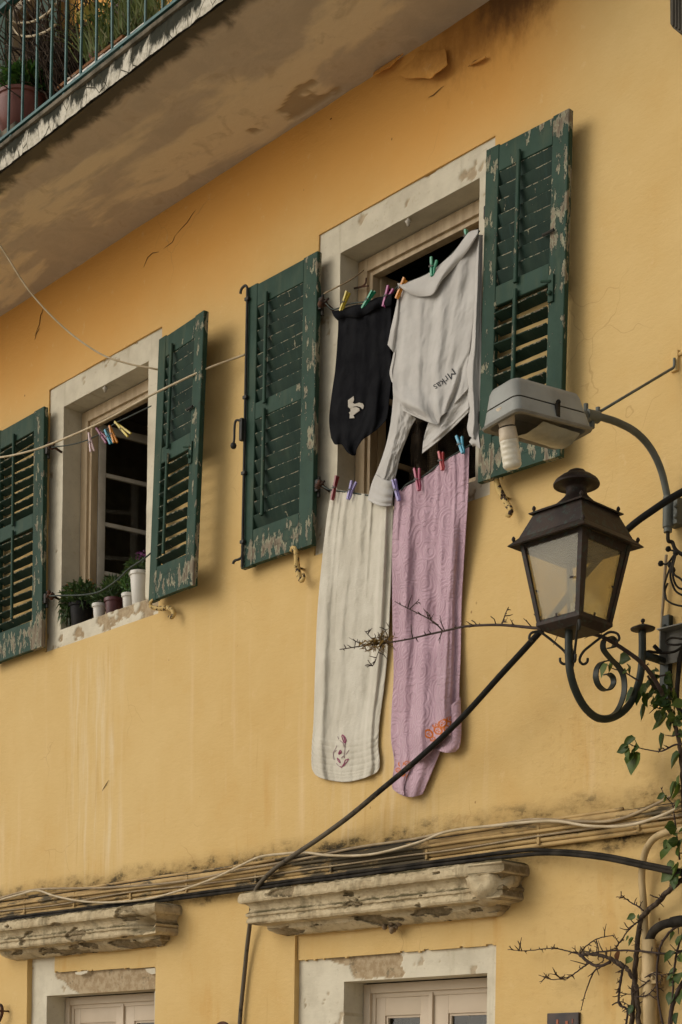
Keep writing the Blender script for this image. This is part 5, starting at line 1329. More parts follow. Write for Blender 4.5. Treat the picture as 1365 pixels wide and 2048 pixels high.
gpart('placket', [(790, 695), (785, 720), (780, 745), (784, 764)], [(792, 700), (788, 725), (785, 745), (789, 768)], lambda s, t: .126 + .008 * s, 8, 20)
gpart('sleeve', [(953, 470), (949, 560), (944, 640), (939, 700), (931, 728), (935, 780), (938, 830), (935, 855), (939, 872)], [(966, 470), (964, 560), (963, 640), (963, 700), (963, 780), (963, 830), (962, 850), (961, 872), (958, 884)],
      lambda s, t: .112 + .03 * math.sin(math.pi * min(1, s * 1.2)) + .012 * ridge(s, .45, .1) + .004 * fnoise((s * 3, t * 9, 9), 2, 4), 30, 120)
gpart('cuff', [(939, 884), (944, 876), (952, 868), (957, 862)], [(946, 893), (953, 892), (960, 900), (962, 905)], lambda s, t: .120 + .018 * math.sin(math.pi * s), 16, 20)
# tail of the shirt falling below
gpart('shirt_tail', [(860, 840), (852, 862), (847, 885), (845, 907)], [(938, 765), (938, 785), (938, 805), (938, 824)], lambda s, t: .118 + .020 * ridge(s, .35, .2) + .012 * math.sin(s * 9 + t * 6) * .6 + .008 * ridge(t, .85, .05) + .005 * fnoise((s * 3, t * 3, 8), 2, 4), 60, 50, lambda s, t: 6 * math.sin(math.pi * s) * (t - .3))
# lettering, upside down along the slope
fc = bpy.data.curves.new('lettering', 'FONT'); fc.body = 'Mrkas'; fc.size = 1.0; fc.resolution_u = 3
fo_ = bpy.data.objects.new('lettering_src', fc); col.objects.link(fo_)
dg = bpy.context.evaluated_depsgraph_get(); me = bpy.data.meshes.new_from_object(fo_.evaluated_get(dg))
col.objects.unlink(fo_); bpy.data.objects.remove(fo_)
wmax = max(v.co.x for v in me.vertices)
def place_text(me, x0, y0, x1, y1, hx, hy):
    for v in me.vertices:
        a = v.co.x / wmax; h = v.co.y
        x = x0 + (x1 - x0) * a + hx * h; y = y0 + (y1 - y0) * a + 4.5 * math.sin(math.pi * a) * .8 + hy * h
        s, t = ginv(x, y); v.co = at(x, y, gw(s, t) + .004) - wloc(gsh)
place_text(me, 906, 735, 866, 771, 12.0, 16.5)
lt = bpy.data.objects.new('lettering', me); col.objects.link(lt); lt.parent = gsh; me.materials.append(simple('black_print', (.012, .012, .014), (.02, .02, .02), .7, bump=0))

# ------------------------------------------------------------------ pegs
PEGCOL = dict(yellow=(.55, .42, .04), green=(.02, .26, .13), magenta=(.36, .05, .19), orange=(.62, .24, .02), red=(.42, .04, .04), darkred=(.22, .02, .025), lilac=(.27, .22, .45), crimson=(.34, .03, .08), blue=(.05, .32, .45), palepink=(.58, .42, .40), plum=(.20, .02, .08))
PM = {k: simple('plastic_' + k, v, tuple(x * .8 for x in v), .4, 0, 9, 0, spec=.5) for k, v in PEGCOL.items()}
M['wire'] = simple('spring_wire', (.30, .29, .27), (.2, .19, .17), .4, .8, 10, 0)
def peg(label, colr, t1, t2, bt, w, group, dw=.0):
    """t1, t2: free ends of the two jaws, bt: where they bite"""
    A, B, C_ = at(*t1, w + .014), at(*t2, w - .004 + dw), at(*bt, w + .010)
    t = thing('clothes_peg', label, 'clothes peg', C_, group)
    for k, T_ in enumerate((A, B)):
        d = (C_ - T_); n = d.cross(V(0, 1, 0)).normalized(); m_ = .0068
        off = n * (.0055 if k else -.0055) + (V(0, .012, 0) if k else V(0, 0, 0))
        pts = [T_, T_ + d * .33, T_ + d * .55, T_ + d * .8 + off * .5, C_ + off * .35]
        b = MB(); b.tube(pts, 0, flat=((0, 1, 0), .0062, m_)); 
        b.v = [v for v in b.v]; b.build('jaw', PM[colr], t, auto=50)
    q = C_ + (A - C_) * .5 + V(0, -.006, 0); b = MB(); b.tube([q + V(-.014, -.004, 0), q + V(.014, .004, .0)], .0035, 6); b.tube([q + V(.0, -.006, .012), q + V(0, -.006, -.012)], .0022, 5)
    b.build('spring', M['wire'], t)
    return t
gA, gB, gC = 'pegs on the upper washing line', 'pegs on the towel line', 'pegs left on the empty line'
peg('yellow peg at the left corner of the black T-shirt', 'yellow', (694, 582), (700, 586), (680, 627), .135, gA)
peg('green peg in the middle of the black T-shirt', 'green', (745, 581), (751, 583), (725, 617), .135, gA)
peg('magenta peg at the right corner of the black T-shirt', 'magenta', (777, 571), (787, 578), (767, 613), .135, gA)
peg('orange peg at the left corner of the grey shirt', 'orange', (809, 555), (814, 561), (793, 597), .15, gA)
peg('green peg on the turned hem of the grey shirt', 'green', (863, 514), (874, 521), (864, 552), .16, gA)
peg('green peg half hidden behind the top right corner of the grey shirt', 'green', (931, 459), (934, 461), (934, 486), .10, gA)
peg('dark red peg at the left corner of the cream towel', 'darkred', (673, 951), (677, 953), (664, 1000), .13, gB)
peg('lilac peg on the cream towel, right of the dark red peg', 'lilac', (704, 961), (713, 964), (696, 999), .13, gB)
peg('lilac peg between the cream towel and the pink towel', 'lilac', (785, 960), (791, 959), (798, 1001), .13, gB)
peg('crimson peg on the pink towel, left of the bright red peg', 'crimson', (829, 937), (839, 937), (838, 981), .13, gB)
peg('bright red peg in the middle of the pink towel edge', 'red', (878, 903), (886, 905), (885, 940), .13, gB)
peg('blue peg at the raised right corner of the pink towel', 'blue', (913, 872), (924, 874), (926, 906), .13, gB)
peg('pale pink peg, first on the empty line', 'palepink', (182, 904), (189, 902), (178, 866), .11, gC)
peg('plum coloured peg on the empty line', 'plum', (213, 886), (218, 880), (193, 857), .11, gC)
peg('blue peg on the empty line beside an orange one', 'blue', (221, 888), (226, 886), (210, 860), .11, gC)
peg('orange peg on the empty line', 'orange', (228, 885), (235, 885), (219, 852), .12, gC)
peg('yellow peg at the right of the empty line', 'yellow', (256, 873), (262, 867), (230, 844), .11, gC)

# ------------------------------------------------------------------ flower pots on the sill
def leaf_mat(name, a, b_, c_):
    t = NT(name); g = t.N('ShaderNodeNewGeometry'); r = g.outputs['Random Per Island']
    c = t.mix(t.ramp(r, .2, .6), a, b_); c = t.mix(t.ramp(r, .8, .95), c, c_)
    t.set(c, .5, 0, .4); t.b.inputs['Subsurface Weight'].default_value = 0
    tl = t.N('ShaderNodeBsdfTranslucent'); t.L(c, tl.inputs[0]); mx = t.N('ShaderNodeMixShader'); mx.inputs[0].default_value = .25
    t.L(t.b.outputs[0], mx.inputs[1]); t.L(tl.outputs[0], mx.inputs[2]); t.L(mx.outputs[0], t.out.inputs[0]); return t.m
M['leaf'] = leaf_mat('green_leaves', (.030, .062, .014), (.055, .10, .022), (.10, .13, .03))
M['leaf_bright'] = leaf_mat('fresh_green_leaves', (.04, .10, .018), (.07, .15, .025), (.12, .17, .035))
M['leaf_grass'] = leaf_mat('yellow_green_blades', (.10, .14, .025), (.16, .19, .04), (.22, .20, .07))
M['soil'] = simple('dark_soil', (.025, .018, .012), (.04, .03, .02), .95, 0, 30, .4, 80)
M['petal'] = leaf_mat('purple_petals', (.16, .04, .14), (.22, .06, .18), (.10, .03, .10))
M['petal_w'] = leaf_mat('orange_buds', (.35, .12, .03), (.40, .22, .06), (.30, .06, .03))
def leafblob(c, rx, ry, rz, n, ln, wd, seed, droop=.3, upb=.35):
    rnd = random.Random(seed); b = MB()
    for i in range(n):
        while True:
            d = V(rnd.uniform(-1, 1), rnd.uniform(-1, 1), rnd.uniform(-1, 1))
            if .1 < d.length < 1: break
        p = c + V(d.x * rx, d.y * ry, d.z * rz)
        dr = (V(d.x, d.y, d.z * .6) + V(rnd.uniform(-.6, .6), rnd.uniform(-.6, .6), rnd.uniform(-.4, .6) + upb)).normalized()
        sd = dr.cross(V(rnd.uniform(-1, 1), rnd.uniform(-1, 1), rnd.uniform(-.2, 1))).normalized()
        l = ln * rnd.uniform(.6, 1.2); w_ = wd * rnd.uniform(.7, 1.2); nrm = dr.cross(sd)
        q = p + dr * l * .5 + nrm * l * .08; e = p + dr * l - V(0, 0, droop * l)
        b.add([p, p + dr * l * .35 + sd * w_, q, p + dr * l * .35 - sd * w_, e, q + sd * w_ * .8, q - sd * w_ * .8], [(0, 1, 2), (0, 2, 3), (1, 5, 2), (3, 2, 6), (5, 4, 2), (6, 2, 4)])
    return b
SZ = LW['i'][2] + .004
def sillpot(name, label, px, rt, rb, h, mat, y=.095, rim=.006, stack=0.0):
    c = at_y = None
    a, bb = px - PPX, 1230 - PPY
    p0 = at(px, 1225, -y); p0 = V(p0.x, y, SZ + stack)
    t = thing(name, label, 'flower pot', p0)
    MB().lathe([(rb * .96, 0), (rb, .006), (rt - .003, h - .03), (rt - .003, h - .028), (rt + rim, h - .026), (rt + rim + .002, h - .004), (rt + rim, h), (rt - .004, h), (rt - .008, h - .02), (rt - .012, h - .035)], p0, 26).build('pot', mat, t, auto=35)
    MB().lathe([(rt - .012, h - .034), (.001, h - .028)], p0, 16).build('soil', M['soil'], t)
    return t, p0
PW = simple('white_plastic_pot', (.62, .58, .50), (.54, .50, .42), .45, 0, 5, .08, 30, spec=.4)
PB = simple('black_plastic_pot', (.008, .007, .006), (.014, .012, .010), .6, 0, 8, .1, spec=.15)
PR = simple('maroon_plastic_pot', (.085, .022, .020), (.06, .016, .015), .45, 0, 8, .1)
t, p0 = sillpot('flower_pot', 'black plastic pot overflowing with a bushy green plant at the left of the sill', 163, .092, .072, .185, PB, .10)
leafblob(p0 + V(-.01, -.015, .25), .175, .11, .095, 560, .065, .011, 1).build('foliage', M['leaf'], t)
leafblob(p0 + V(-.13, -.04, .16), .05, .05, .10, 120, .06, .010, 2, .9, -.3).build('foliage', M['leaf'], t)
b = leafblob(p0 + V(-.01, 0, .32), .17, .08, .05, 26, .035, .012, 3); b.build('bud', M['petal_w'], t)
t, p0 = sillpot('flower_pot', 'small white pot between the black pot and the maroon pot', 199, .050, .040, .118, PW, .075)
leafblob(p0 + V(0, 0, .17), .055, .05, .055, 130, .05, .008, 4).build('foliage', M['leaf'], t)
t, p0 = sillpot('flower_pot', 'maroon plastic pot with a spiky green plant', 228, .069, .056, .135, PR, .11)
leafblob(p0 + V(0, 0, .20), .075, .07, .08, 220, .075, .007, 5, .1, .8).build('foliage', M['leaf'], t)
t, p0 = sillpot('flower_pot', 'small white pot between the maroon pot and the tall white pot', 257, .047, .038, .12, PW, .085)
leafblob(p0 + V(-.01, 0, .20), .05, .05, .075, 150, .055, .008, 6, .1, .6).build('foliage', M['leaf_bright'], t)
t, p0 = sillpot('flower_pot', 'tall white tapered pot with purple flowers beside the half open shutter', 280, .078, .056, .255, PW, .10)
leafblob(p0 + V(0, 0, .30), .095, .08, .055, 260, .065, .008, 7, .3, .3).build('foliage', M['leaf'], t)
leafblob(p0 + V(.045, -.01, .365), .05, .05, .03, 60, .03, .010, 8).build('blossom', M['petal'], t)

# ------------------------------------------------------------------ climbing vine at the right edge
def bark_mat():
    t = NT('brown_vine_bark'); p = t.coord('Object')
    n = t.noise(t.map(p, (3, 3, 1)), 18, 6, .65); t.set(t.mix(t.ramp(n, .35, .65), (.030, .020, .013), (.095, .068, .045)), .9, 0, .2); t.bump(n, .5, .006); return t.m
M['bark'] = bark_mat()
M['twig'] = simple('dark_thorny_twig', (.028, .016, .010), (.05, .03, .02), .8, 0, 20, .2)
vine = thing('climbing_vine', 'leafy climbing vine with bare thorny branches up the right edge of the wall', 'vine', at(1275, 2048, .04))
def stem(pts, r0, r1, mat='bark', name='branch', wob=0.0, parent=None, thorns=0, seed=0, sub=6, tl=.05):
    p = pxline(pts, sub); n = len(p); rnd = random.Random(seed + int(pts[0][0]))
    p = [q + V(rnd.uniform(-1, 1), rnd.uniform(-1, 1), rnd.uniform(-1, 1)) * wob for q in p]
    b = MB(); b.tube(p, [r0 + (r1 - r0) * i / (n - 1) for i in range(n)], 7)
    for k in range(int(thorns * 1.6)):
        i = rnd.randrange(1, n - 1); t_ = (p[i + 1] - p[i - 1]).normalized()
        d = (t_.cross(V(rnd.uniform(-1, 1), rnd.uniform(-1, .4), rnd.uniform(-1, 1))).normalized() + t_ * rnd.uniform(-.1, .7)).normalized()
        l = tl * rnd.uniform(.35, 1.1); q = p[i]
        if rnd.random() < .45:
            b.tube([q, q + d * l * .35], [.004, .0012], 5)
        else:
            m_ = q + d * l * .55; e = m_ + (d + V(rnd.uniform(-.5, .5), 0, rnd.uniform(-.5, .5))) * l * .5
            b.tube([q, m_, e], [.0035, .0028, .0015], 5)
            if rnd.random() < .6:
                d2 = (d + V(rnd.uniform(-1, 1), rnd.uniform(-.3, .3), rnd.uniform(-1, 1))).normalized(); b.tube([m_, m_ + d2 * l * .45], [.0025, .0012], 4)
    return b.build(name, M[mat], parent or vine, smooth=True)
# main stems
stem([(1262, 2140, .05), (1264, 2048, .05), (1268, 1985, .05), (1272, 1920, .05), (1277, 1870, .05), (1283, 1838, .06), (1296, 1822, .07), (1320, 1800, .08), (1345, 1775, .09), (1375, 1752, .10), (1420, 1720, .1)], .014, .015, name='stem', wob=.003, thorns=14)
stem([(1278, 2140, .08), (1277, 2048, .08), (1276, 2005, .08), (1271, 1968, .09), (1262, 1948, .10), (1252, 1935, .11), (1238, 1925, .12), (1220, 1916, .13), (1195, 1910, .14), (1165, 1906, .15)], .015, .008, name='stem', wob=.004, thorns=18)
stem([(1376, 1700, .10), (1368, 1620, .10), (1366, 1560, .12), (1362, 1510, .14), (1354, 1465, .17), (1343, 1432, .2), (1333, 1405, .24), (1322, 1380, .3)], .013, .010, name='stem', wob=.003)
stem([(1330, 1405, .22), (1316, 1385, .26), (1304, 1366, .3), (1296, 1352, .34)], .008, .006)
# long bare branch that crosses behind the lantern and in front of the towels
stem([(1324, 1384, .3), (1305, 1352, .36), (1283, 1325, .44), (1250, 1300, .5), (1212, 1277, .54), (1180, 1266, .56), (1150, 1259, .56), (1110, 1258, .54), (1070, 1256, .52), (1040, 1253, .5), (1000, 1250, .48), (955, 1251, .47), (925, 1254, .46), (890, 1262, .45), (858, 1269, .44), (820, 1278, .43), (785, 1284, .42), (755, 1288, .42), (725, 1292, .42), (700, 1296, .42), (680, 1299, .42)], .012, .0028, 'twig', thorns=34, seed=3, tl=.07)
stem([(887, 1263, .45), (872, 1247, .46), (855, 1236, .46), (835, 1226, .46), (812, 1215, .46), (790, 1203, .46)], .0045, .002, 'twig', thorns=9, seed=5, tl=.07)
stem([(1003, 1250, .48), (1008, 1238, .48), (1012, 1226, .48), (1018, 1214, .48)], .0045, .002, 'twig', thorns=6, seed=8, tl=.05)
stem([(820, 1218, .46), (830, 1208, .46), (839, 1199, .46)], .003, .0015, 'twig', thorns=3, seed=9, tl=.05)
stem([(765, 1287, .42), (757, 1305, .42), (750, 1325, .42), (745, 1333, .42)], .003, .0012, 'twig', thorns=8, seed=12, tl=.06)
stem([(755, 1285, .42), (742, 1275, .42), (730, 1262, .42)], .0035, .002, 'twig', thorns=5, seed=13, tl=.06)
stem([(760, 1280, .42), (768, 1266, .42), (778, 1256, .42)], .003, .0012, 'twig', thorns=5, seed=14, tl=.05)
stem([(730, 1291, .42), (714, 1284, .42), (698, 1275, .42)], .003, .0012, 'twig', thorns=6, seed=15, tl=.06)
stem([(1103, 1262, .54), (1090, 1252, .54), (1078, 1240, .54), (1068, 1228, .54)], .004, .002, 'twig', thorns=5, seed=17)
# ball of dry leaves and grass caught on it
rnd = random.Random(5); b = MB(); c = at(757, 1285, .42)
for i in range(150):
    d = V(rnd.gauss(0, 1), rnd.gauss(0, .8), rnd.gauss(0, .75)); p = c + V(d.x * .055, d.y * .03, d.z * .026)
    e = V(rnd.uniform(-1, 1), rnd.uniform(-1, 1), rnd.uniform(-1, .5)).normalized(); sd = e.cross(V(rnd.random(), rnd.random(), 1)).normalized(); l = rnd.uniform(.03, .065)
    b.add([p - sd * .006, p + sd * .006, p + e * l + sd * .002, p + e * l - sd * .002], [(0, 1, 2, 3)])
tuft = b.build('dry_leaf_tuft', leaf_mat('dry_brown_leaves', (.17, .105, .03), (.28, .18, .05), (.06, .035, .015)), vine); tuft['kind'] = 'stuff'
# bare shrubby twigs at the lower right
T = lambda pts, r0, r1, th, seed, tl=.06: stem([(x, y, .10) if len(q) < 3 else q for q in pts for x, y in (q[:2],)], r0, r1, 'twig', thorns=th, seed=seed, tl=tl, wob=.0015)
T([(1400, 1893), (1365, 1903), (1330, 1908), (1290, 1903), (1240, 1901), (1200, 1904), (1165, 1909), (1140, 1903), (1112, 1897), (1085, 1898), (1050, 1902), (1016, 1899)], .007, .0022, 30, 21, .07)
T([(1245, 1935), (1215, 1915), (1190, 1908), (1165, 1910), (1150, 1904)], .009, .005, 10, 22)
T([(1160, 1906), (1172, 1893), (1190, 1880), (1212, 1873), (1228, 1871)], .004, .0025, 6, 23)
T([(1182, 1924), (1165, 1935), (1148, 1948), (1132, 1956), (1104, 1959), (1078, 1950)], .005, .002, 14, 24, .08)
T([(1222, 1922), (1200, 1935), (1187, 1945), (1175, 1975), (1167, 2000), (1162, 2022)], .006, .002, 3, 25)
T([(1160, 1910), (1175, 1922), (1195, 1932), (1222, 1925)], .009, .008, 4, 26)
T([(1247, 1935), (1241, 1965), (1238, 1995), (1240, 2010), (1255, 2020), (1252, 2050), (1240, 2080)], .007, .006, 22, 27, .04)
T([(1288, 1822), (1275, 1812), (1258, 1802), (1247, 1795), (1233, 1794)], .005, .002, 8, 28, .04)
T([(1283, 1838), (1268, 1850), (1256, 1862), (1245, 1878), (1236, 1890), (1232, 1900)], .005, .003, 16, 29, .05)
T([(1300, 1960), (1280, 1975), (1262, 1988), (1240, 1985)], .004, .002, 6, 30, .05)
T([(1290, 1955), (1310, 1945), (1325, 1950), (1345, 1945)], .004, .002, 8, 31, .05)
T([(1270, 1995), (1295, 1990), (1310, 1975), (1325, 1955)], .004, .002, 5, 32, .05)
T([(1225, 2010), (1240, 2003), (1262, 2012)], .004, .002, 6, 33, .04)
T([(1400, 1845), (1365, 1850), (1342, 1862), (1325, 1885), (1317, 1910), (1314, 1950), (1317, 2000), (1326, 2050), (1335, 2090)], .007, .006, 10, 34, .04)
T([(1368, 1862), (1356, 1895), (1350, 1930), (1346, 1985), (1344, 2050), (1344, 2090)], .006, .006, 8, 35, .05)
T([(1390, 1940), (1365, 1968), (1350, 1998), (1342, 2030), (1338, 2090)], .012, .012, 4, 36, .05)
T([(1345, 1775), (1352, 1760), (1349, 1745), (1338, 1738)], .004, .002, 4, 37, .04)
T([(1325, 1798), (1312, 1794), (1300, 1790)], .004, .002, 4, 38, .04)
T([(1360, 1720), (1355, 1680), (1350, 1640), (1345, 1610), (1330, 1590), (1322, 1575)], .005, .002, 4, 39, .04)
# leafy side shoots, upper part
S = lambda pts, w=.2, r0=.005, th=0, seed=0: stem([(x, y, w) for x, y in pts], r0, .0018, 'twig', thorns=th, seed=seed, tl=.05)
S([(1278, 1362), (1262, 1352), (1248, 1344), (1228, 1338), (1215, 1330)], .40)
S([(1372, 1488), (1350, 1490), (1330, 1500), (1318, 1503), (1298, 1500), (1275, 1495), (1262, 1490)], .16, .006, 8, 3)
S([(1360, 1468), (1345, 1472), (1330, 1470)], .18); S([(1345, 1420), (1320, 1417), (1300, 1411)], .22); S([(1332, 1350), (1318, 1352), (1303, 1346), (1298, 1343)], .28); S([(1318, 1405), (1308, 1418), (1299, 1427)], .24)
S([(1348, 1432), (1340, 1450), (1336, 1458)], .2)
# leaves
leaf_meshes = []
for k in range(5):
    rr = random.Random(40 + k); b = MB(); n = 6
    fold = rr.uniform(.3, .8); curl = rr.uniform(.3, 1.1); asym = rr.uniform(-.1, .1)
    W = [0, .36, .47, .43, .30, .15, 0]
    mid = [V(0, 0, 0)] + [V(asym * math.sin(math.pi * i / n), .02 - curl * (i / n) ** 2 * .4, -i / n) for i in range(1, n + 1)]
    Lf = [V(m_.x - W[i] * math.cos(fold), m_.y - W[i] * math.sin(fold) + .02 * rr.uniform(-1, 1), m_.z + (.10 if i == 1 else 0)) for i, m_ in enumerate(mid)]
    Rt = [V(m_.x + W[i] * math.cos(fold), m_.y - W[i] * math.sin(fold) + .02 * rr.uniform(-1, 1), m_.z + (.10 if i == 1 else 0)) for i, m_ in enumerate(mid)]
    vv = mid + Lf[1:-1] + Rt[1:-1]; o_ = n + 1; ff = []
    ff += [(0, 1, o_), (0, o_ + n - 1, 1)]
    for i in range(1, n - 1): ff += [(i, i + 1, o_ + i, o_ + i - 1), (i + 1, i, o_ + n - 1 + i - 1, o_ + n - 1 + i)]
    ff += [(n - 1, n, o_ + n - 2), (n, n - 1, o_ + 2 * n - 3)]
    leaf_meshes.append((vv, ff))
def vleaf_mat():
    t = NT('vine_leaf_green'); r = t.rnd(); p = t.coord('Object'); s = t.sep(p)
    c = t.mix(r, (.022, .050, .007), (.085, .125, .016)); c = t.mix(t.ramp(t.noise(p, 3, 4), .5, .72, 0, .6), c, (.10, .11, .025))
    c = t.mix(t.ramp(t.math('ABSOLUTE', s['X']), .03, .0, 0, .5), c, (.12, .15, .05))
    t.set(c, .5, 0, .3); tl = t.N('ShaderNodeBsdfTranslucent'); t.L(c, tl.inputs[0]); mx = t.N('ShaderNodeMixShader'); mx.inputs[0].default_value = .22
    t.L(t.b.outputs[0], mx.inputs[1]); t.L(tl.outputs[0], mx.inputs[2]); t.L(mx.outputs[0], t.out.inputs[0]); return t.m
M['vleaf'] = vleaf_mat(); lm = [None] * 5
def vleaf(px, py, size, ang, w=.2, k=None, tilt=0.0, wild=1.0):
    """hanging leaf: base at px,py, size in pixels, ang = direction of the tip in degrees from straight down (positive to the right)"""
    k = random.randrange(5) if k is None else k
    if lm[k] is None:
        b = MB(); b.add(*leaf_meshes[k]); o = b.build('leaf', M['vleaf'], vine, smooth=True, local=True, recalc=False); lm[k] = o.data
    else:
        o = bpy.data.objects.new('leaf', lm[k]); col.objects.link(o); o.parent = vine
    c = at(px, py, w); o.location = c - wloc(vine)
    d = (at(px, py + 10, w) - c).length / 10; sc = size * d * 1.3; o.scale = (sc, sc, sc)
    o.rotation_euler = (R(random.uniform(-45, 30) * wild + tilt), R(-ang), R(random.uniform(-65, 45) * wild - 20)); o.scale = (sc * random.uniform(.75, 1.1), sc, sc); 
    return o
LV = [(1228, 1318, 22, -20, .42), (1216, 1328, 24, -35, .42), (1240, 1320, 24, 80, .42), (1258, 1335, 22, 75, .40), (1248, 1340, 12, 60, .40), (1262, 1332, 14, -20, .40), (1310, 1338, 20, 10, .3), (1318, 1350, 16, -40, .3), (1340, 1345, 26, 15, .25), (1334, 1356, 22, 50, .25),
      (1305, 1355, 24, 20, .28), (1296, 1365, 26, -10, .28), (1285, 1382, 24, -15, .28), (1296, 1385, 24, 5, .26), (1291, 1405, 28, -15, .26), (1306, 1396, 18, 55, .25), (1312, 1405, 24, 70, .24), (1328, 1408, 30, 75, .22), (1268, 1375, 26, -30, .3),
      (1322, 1420, 22, -20, .22), (1336, 1428, 34, -45, .2), (1348, 1420, 24, 60, .2), (1345, 1435, 22, -10, .2), (1356, 1430, 20, 70, .2), (1329, 1468, 28, -38, .18), (1358, 1460, 18, 40, .17), (1352, 1465, 12, -70, .17),
      (1272, 1476, 26, -60, .16), (1258, 1492, 22, -70, .16), (1258, 1495, 24, 25, .16), (1272, 1486, 28, 65, .16), (1270, 1495, 20, 0, .16), (1275, 1503, 36, -10, .16), (1266, 1506, 22, -5, .16),
      (1362, 1505, 30, -35, .15), (1358, 1550, 22, 10, .13), (1352, 1562, 26, -20, .12), (1362, 1570, 30, 20, .12), (1330, 1588, 14, -60, .12), (1334, 1590, 14, 20, .12), (1362, 1600, 18, -30, .12),
      (1340, 1684, 24, -60, .12), (1352, 1678, 22, -20, .12), (1343, 1695, 26, -10, .12), (1360, 1690, 22, 25, .12), (1348, 1722, 20, -30, .12), (1358, 1725, 24, 10, .12), (1356, 1748, 26, -15, .12), (1345, 1742, 24, -50, .12), (1362, 1738, 20, 40, .12),
      (1272, 1832, 16, -70, .1), (1278, 1828, 10, 20, .1), (1268, 1875, 16, -20, .1), (1266, 1916, 14, -40, .1), (1258, 1872, 10, -30, .1), (1350, 1865, 20, -50, .1), (1362, 1870, 20, 10, .1), (1350, 1902, 24, -20, .1), (1355, 1938, 26, -40, .1), (1362, 1945, 22, 10, .1), (1348, 1985, 22, -20, .1), (1360, 1980, 24, 15, .1), (1357, 2025, 22, -10, .1), (1266, 2010, 16, -20, .1), (1352, 1960, 18, -60, .1), (1362, 1905, 18, 30, .1)]
rl = random.Random(77); NLV = len(LV)
for k in range(64):
    y = rl.choice([rl.uniform(1330, 1460), rl.uniform(1560, 1760), rl.uniform(1340, 1450), rl.uniform(1380, 1440)])
    x = min(1372, rl.gauss(1352, 14)) if y > 1460 else rl.gauss(1316 + (y - 1330) * .25, 16)
    LV.append((x, y, rl.uniform(8, 23), rl.uniform(-95, 95), rl.uniform(.10, .16) if y > 1460 else rl.uniform(.2, .28)))
for n_, q in enumerate(LV): vleaf(q[0], q[1], q[2], q[3], q[4], wild=.45 if n_ < NLV else 1.0)
# one dead leaf
o = vleaf(1240, 1902, 20, -15, .11, 2)
dl = leaf_mat('dead_leaf', (.22, .10, .05), (.25, .12, .06), (.2, .1, .05)); dm = o.data.copy(); dm.materials.clear(); dm.materials.append(dl); o.data = dm; o['label'] = 'withered brown leaf'

# ------------------------------------------------------------------ things on the balcony
ZT_ = ZS + TH + .032
def on_balcony(px, py, w):
    p = at(px, py, w); return V(p.x, p.y, ZT_)
M['terracotta'] = simple('red_brown_plastic_pot', (.17, .058, .038), (.13, .042, .03), .55, 0, 6, .1, 30)
rimz = at(45, 203, .88).z; p0 = on_balcony(45, 240, .88); p0.z = rimz - .265
st = MB().box((p0.x - .15, -.88 - .15, ZT_), (p0.x + .15, -.88 + .15, p0.z - .002), bev=.01).build('pot_stand', M['moss'], None, loc=(p0.x, -.88, ZT_)); tag(st, 'low dark stand that carries the round bowl pot on the balcony', 'stand')
t = thing('plant_pot', 'big round red brown bowl pot with a bright green plant behind the railing', 'flower pot', p0)
MB().lathe([(.10, 0), (.135, .02), (.17, .09), (.188, .16), (.192, .20), (.187, .205), (.187, .235), (.198, .24), (.20, .262), (.186, .265), (.18, .235)], p0, 32).build('pot', M['terracotta'], t, auto=35)
MB().lathe([(.18, .235), (.001, .245)], p0, 16).build('soil', M['soil'], t)
leafblob(p0 + V(.02, 0, .37), .17, .14, .10, 520, .085, .020, 21).build('foliage', M['leaf_bright'], t)
leafblob(p0 + V(-.18, 0, .42), .12, .12, .16, 200, .085, .016, 22).build('foliage', M['leaf'], t)
# long trough with rust stained rim
a, c = on_balcony(119, 205, .78), on_balcony(250, 100, .78); tz = at(119, 172, .80).z - ZT_
def trough_mat():
    t = NT('rust_stained_white_trough'); p = t.coord('Object'); s = t.sep(p)
    n = t.noise(t.map(p, (1, 1, 2)), 14, 6, .7); c_ = t.mix(t.ramp(t.math('ADD', n, t.ramp(s['Z'], .22, .38, 0, .25)), .60, .70), (.60, .54, .42), (.24, .10, .03))
    t.set(c_, .7, 0, .3); return t.m
t = thing('planter_trough', 'long pale trough with a rusty rim and overflowing plants behind the railing', 'planter', a)
b = MB(); b.box((a.x, a.y - .02, ZT_), (c.x, a.y + .20, ZT_ + tz - .025), bev=.01); b.box((a.x - .01, a.y - .03, ZT_ + tz - .023), (c.x + .01, a.y + .21, ZT_ + tz), bev=.006); b.build('trough', trough_mat(), t, auto=40)
a2, c2 = at(168, 100, .76), at(214, 75, .76)
tag(MB().box((a2.x, -.74, ZT_ + tz + .002), (c2.x + .05, -.62, ZT_ + tz + .15), bev=.012).build('red_box', simple('faded_red_box', (.25, .04, .035), (.18, .03, .03), .6), None, loc=(a2.x, -.7, ZT_ + tz)), 'faded red box standing on the long pale trough', 'box')
g0 = at(240, 60, .80); b = MB(); rnd = random.Random(3)
for i in range(420):
    s = V(g0.x + rnd.uniform(-.42, .42), -.74 + rnd.uniform(-.12, .12), ZT_ + tz)
    d = V(rnd.uniform(-.6, .6), rnd.uniform(-.7, .4), rnd.uniform(.5, 1.2)).normalized(); l = rnd.uniform(.15, .5); wv = V(.004, .002, 0)
    p1 = s + d * l * .5; p2 = s + d * l + V(d.x, d.y, -.8) * l * .35
    b.add([s - wv, s + wv, p1 + wv * .9, p1 - wv * .9, p2], [(0, 1, 2, 3), (3, 2, 4)])
b.build('foliage', M['leaf_grass'], t)
leafblob(V(g0.x - .1, -.74, ZT_ + tz + .2), .35, .14, .14, 300, .07, .012, 31).build('foliage', M['leaf'], t)
p0 = on_balcony(268, 60, .55); p0.z = 8.66
t = thing('plant_pot', 'tall brown pot half hidden by grass at the top of the balcony', 'flower pot', p0)
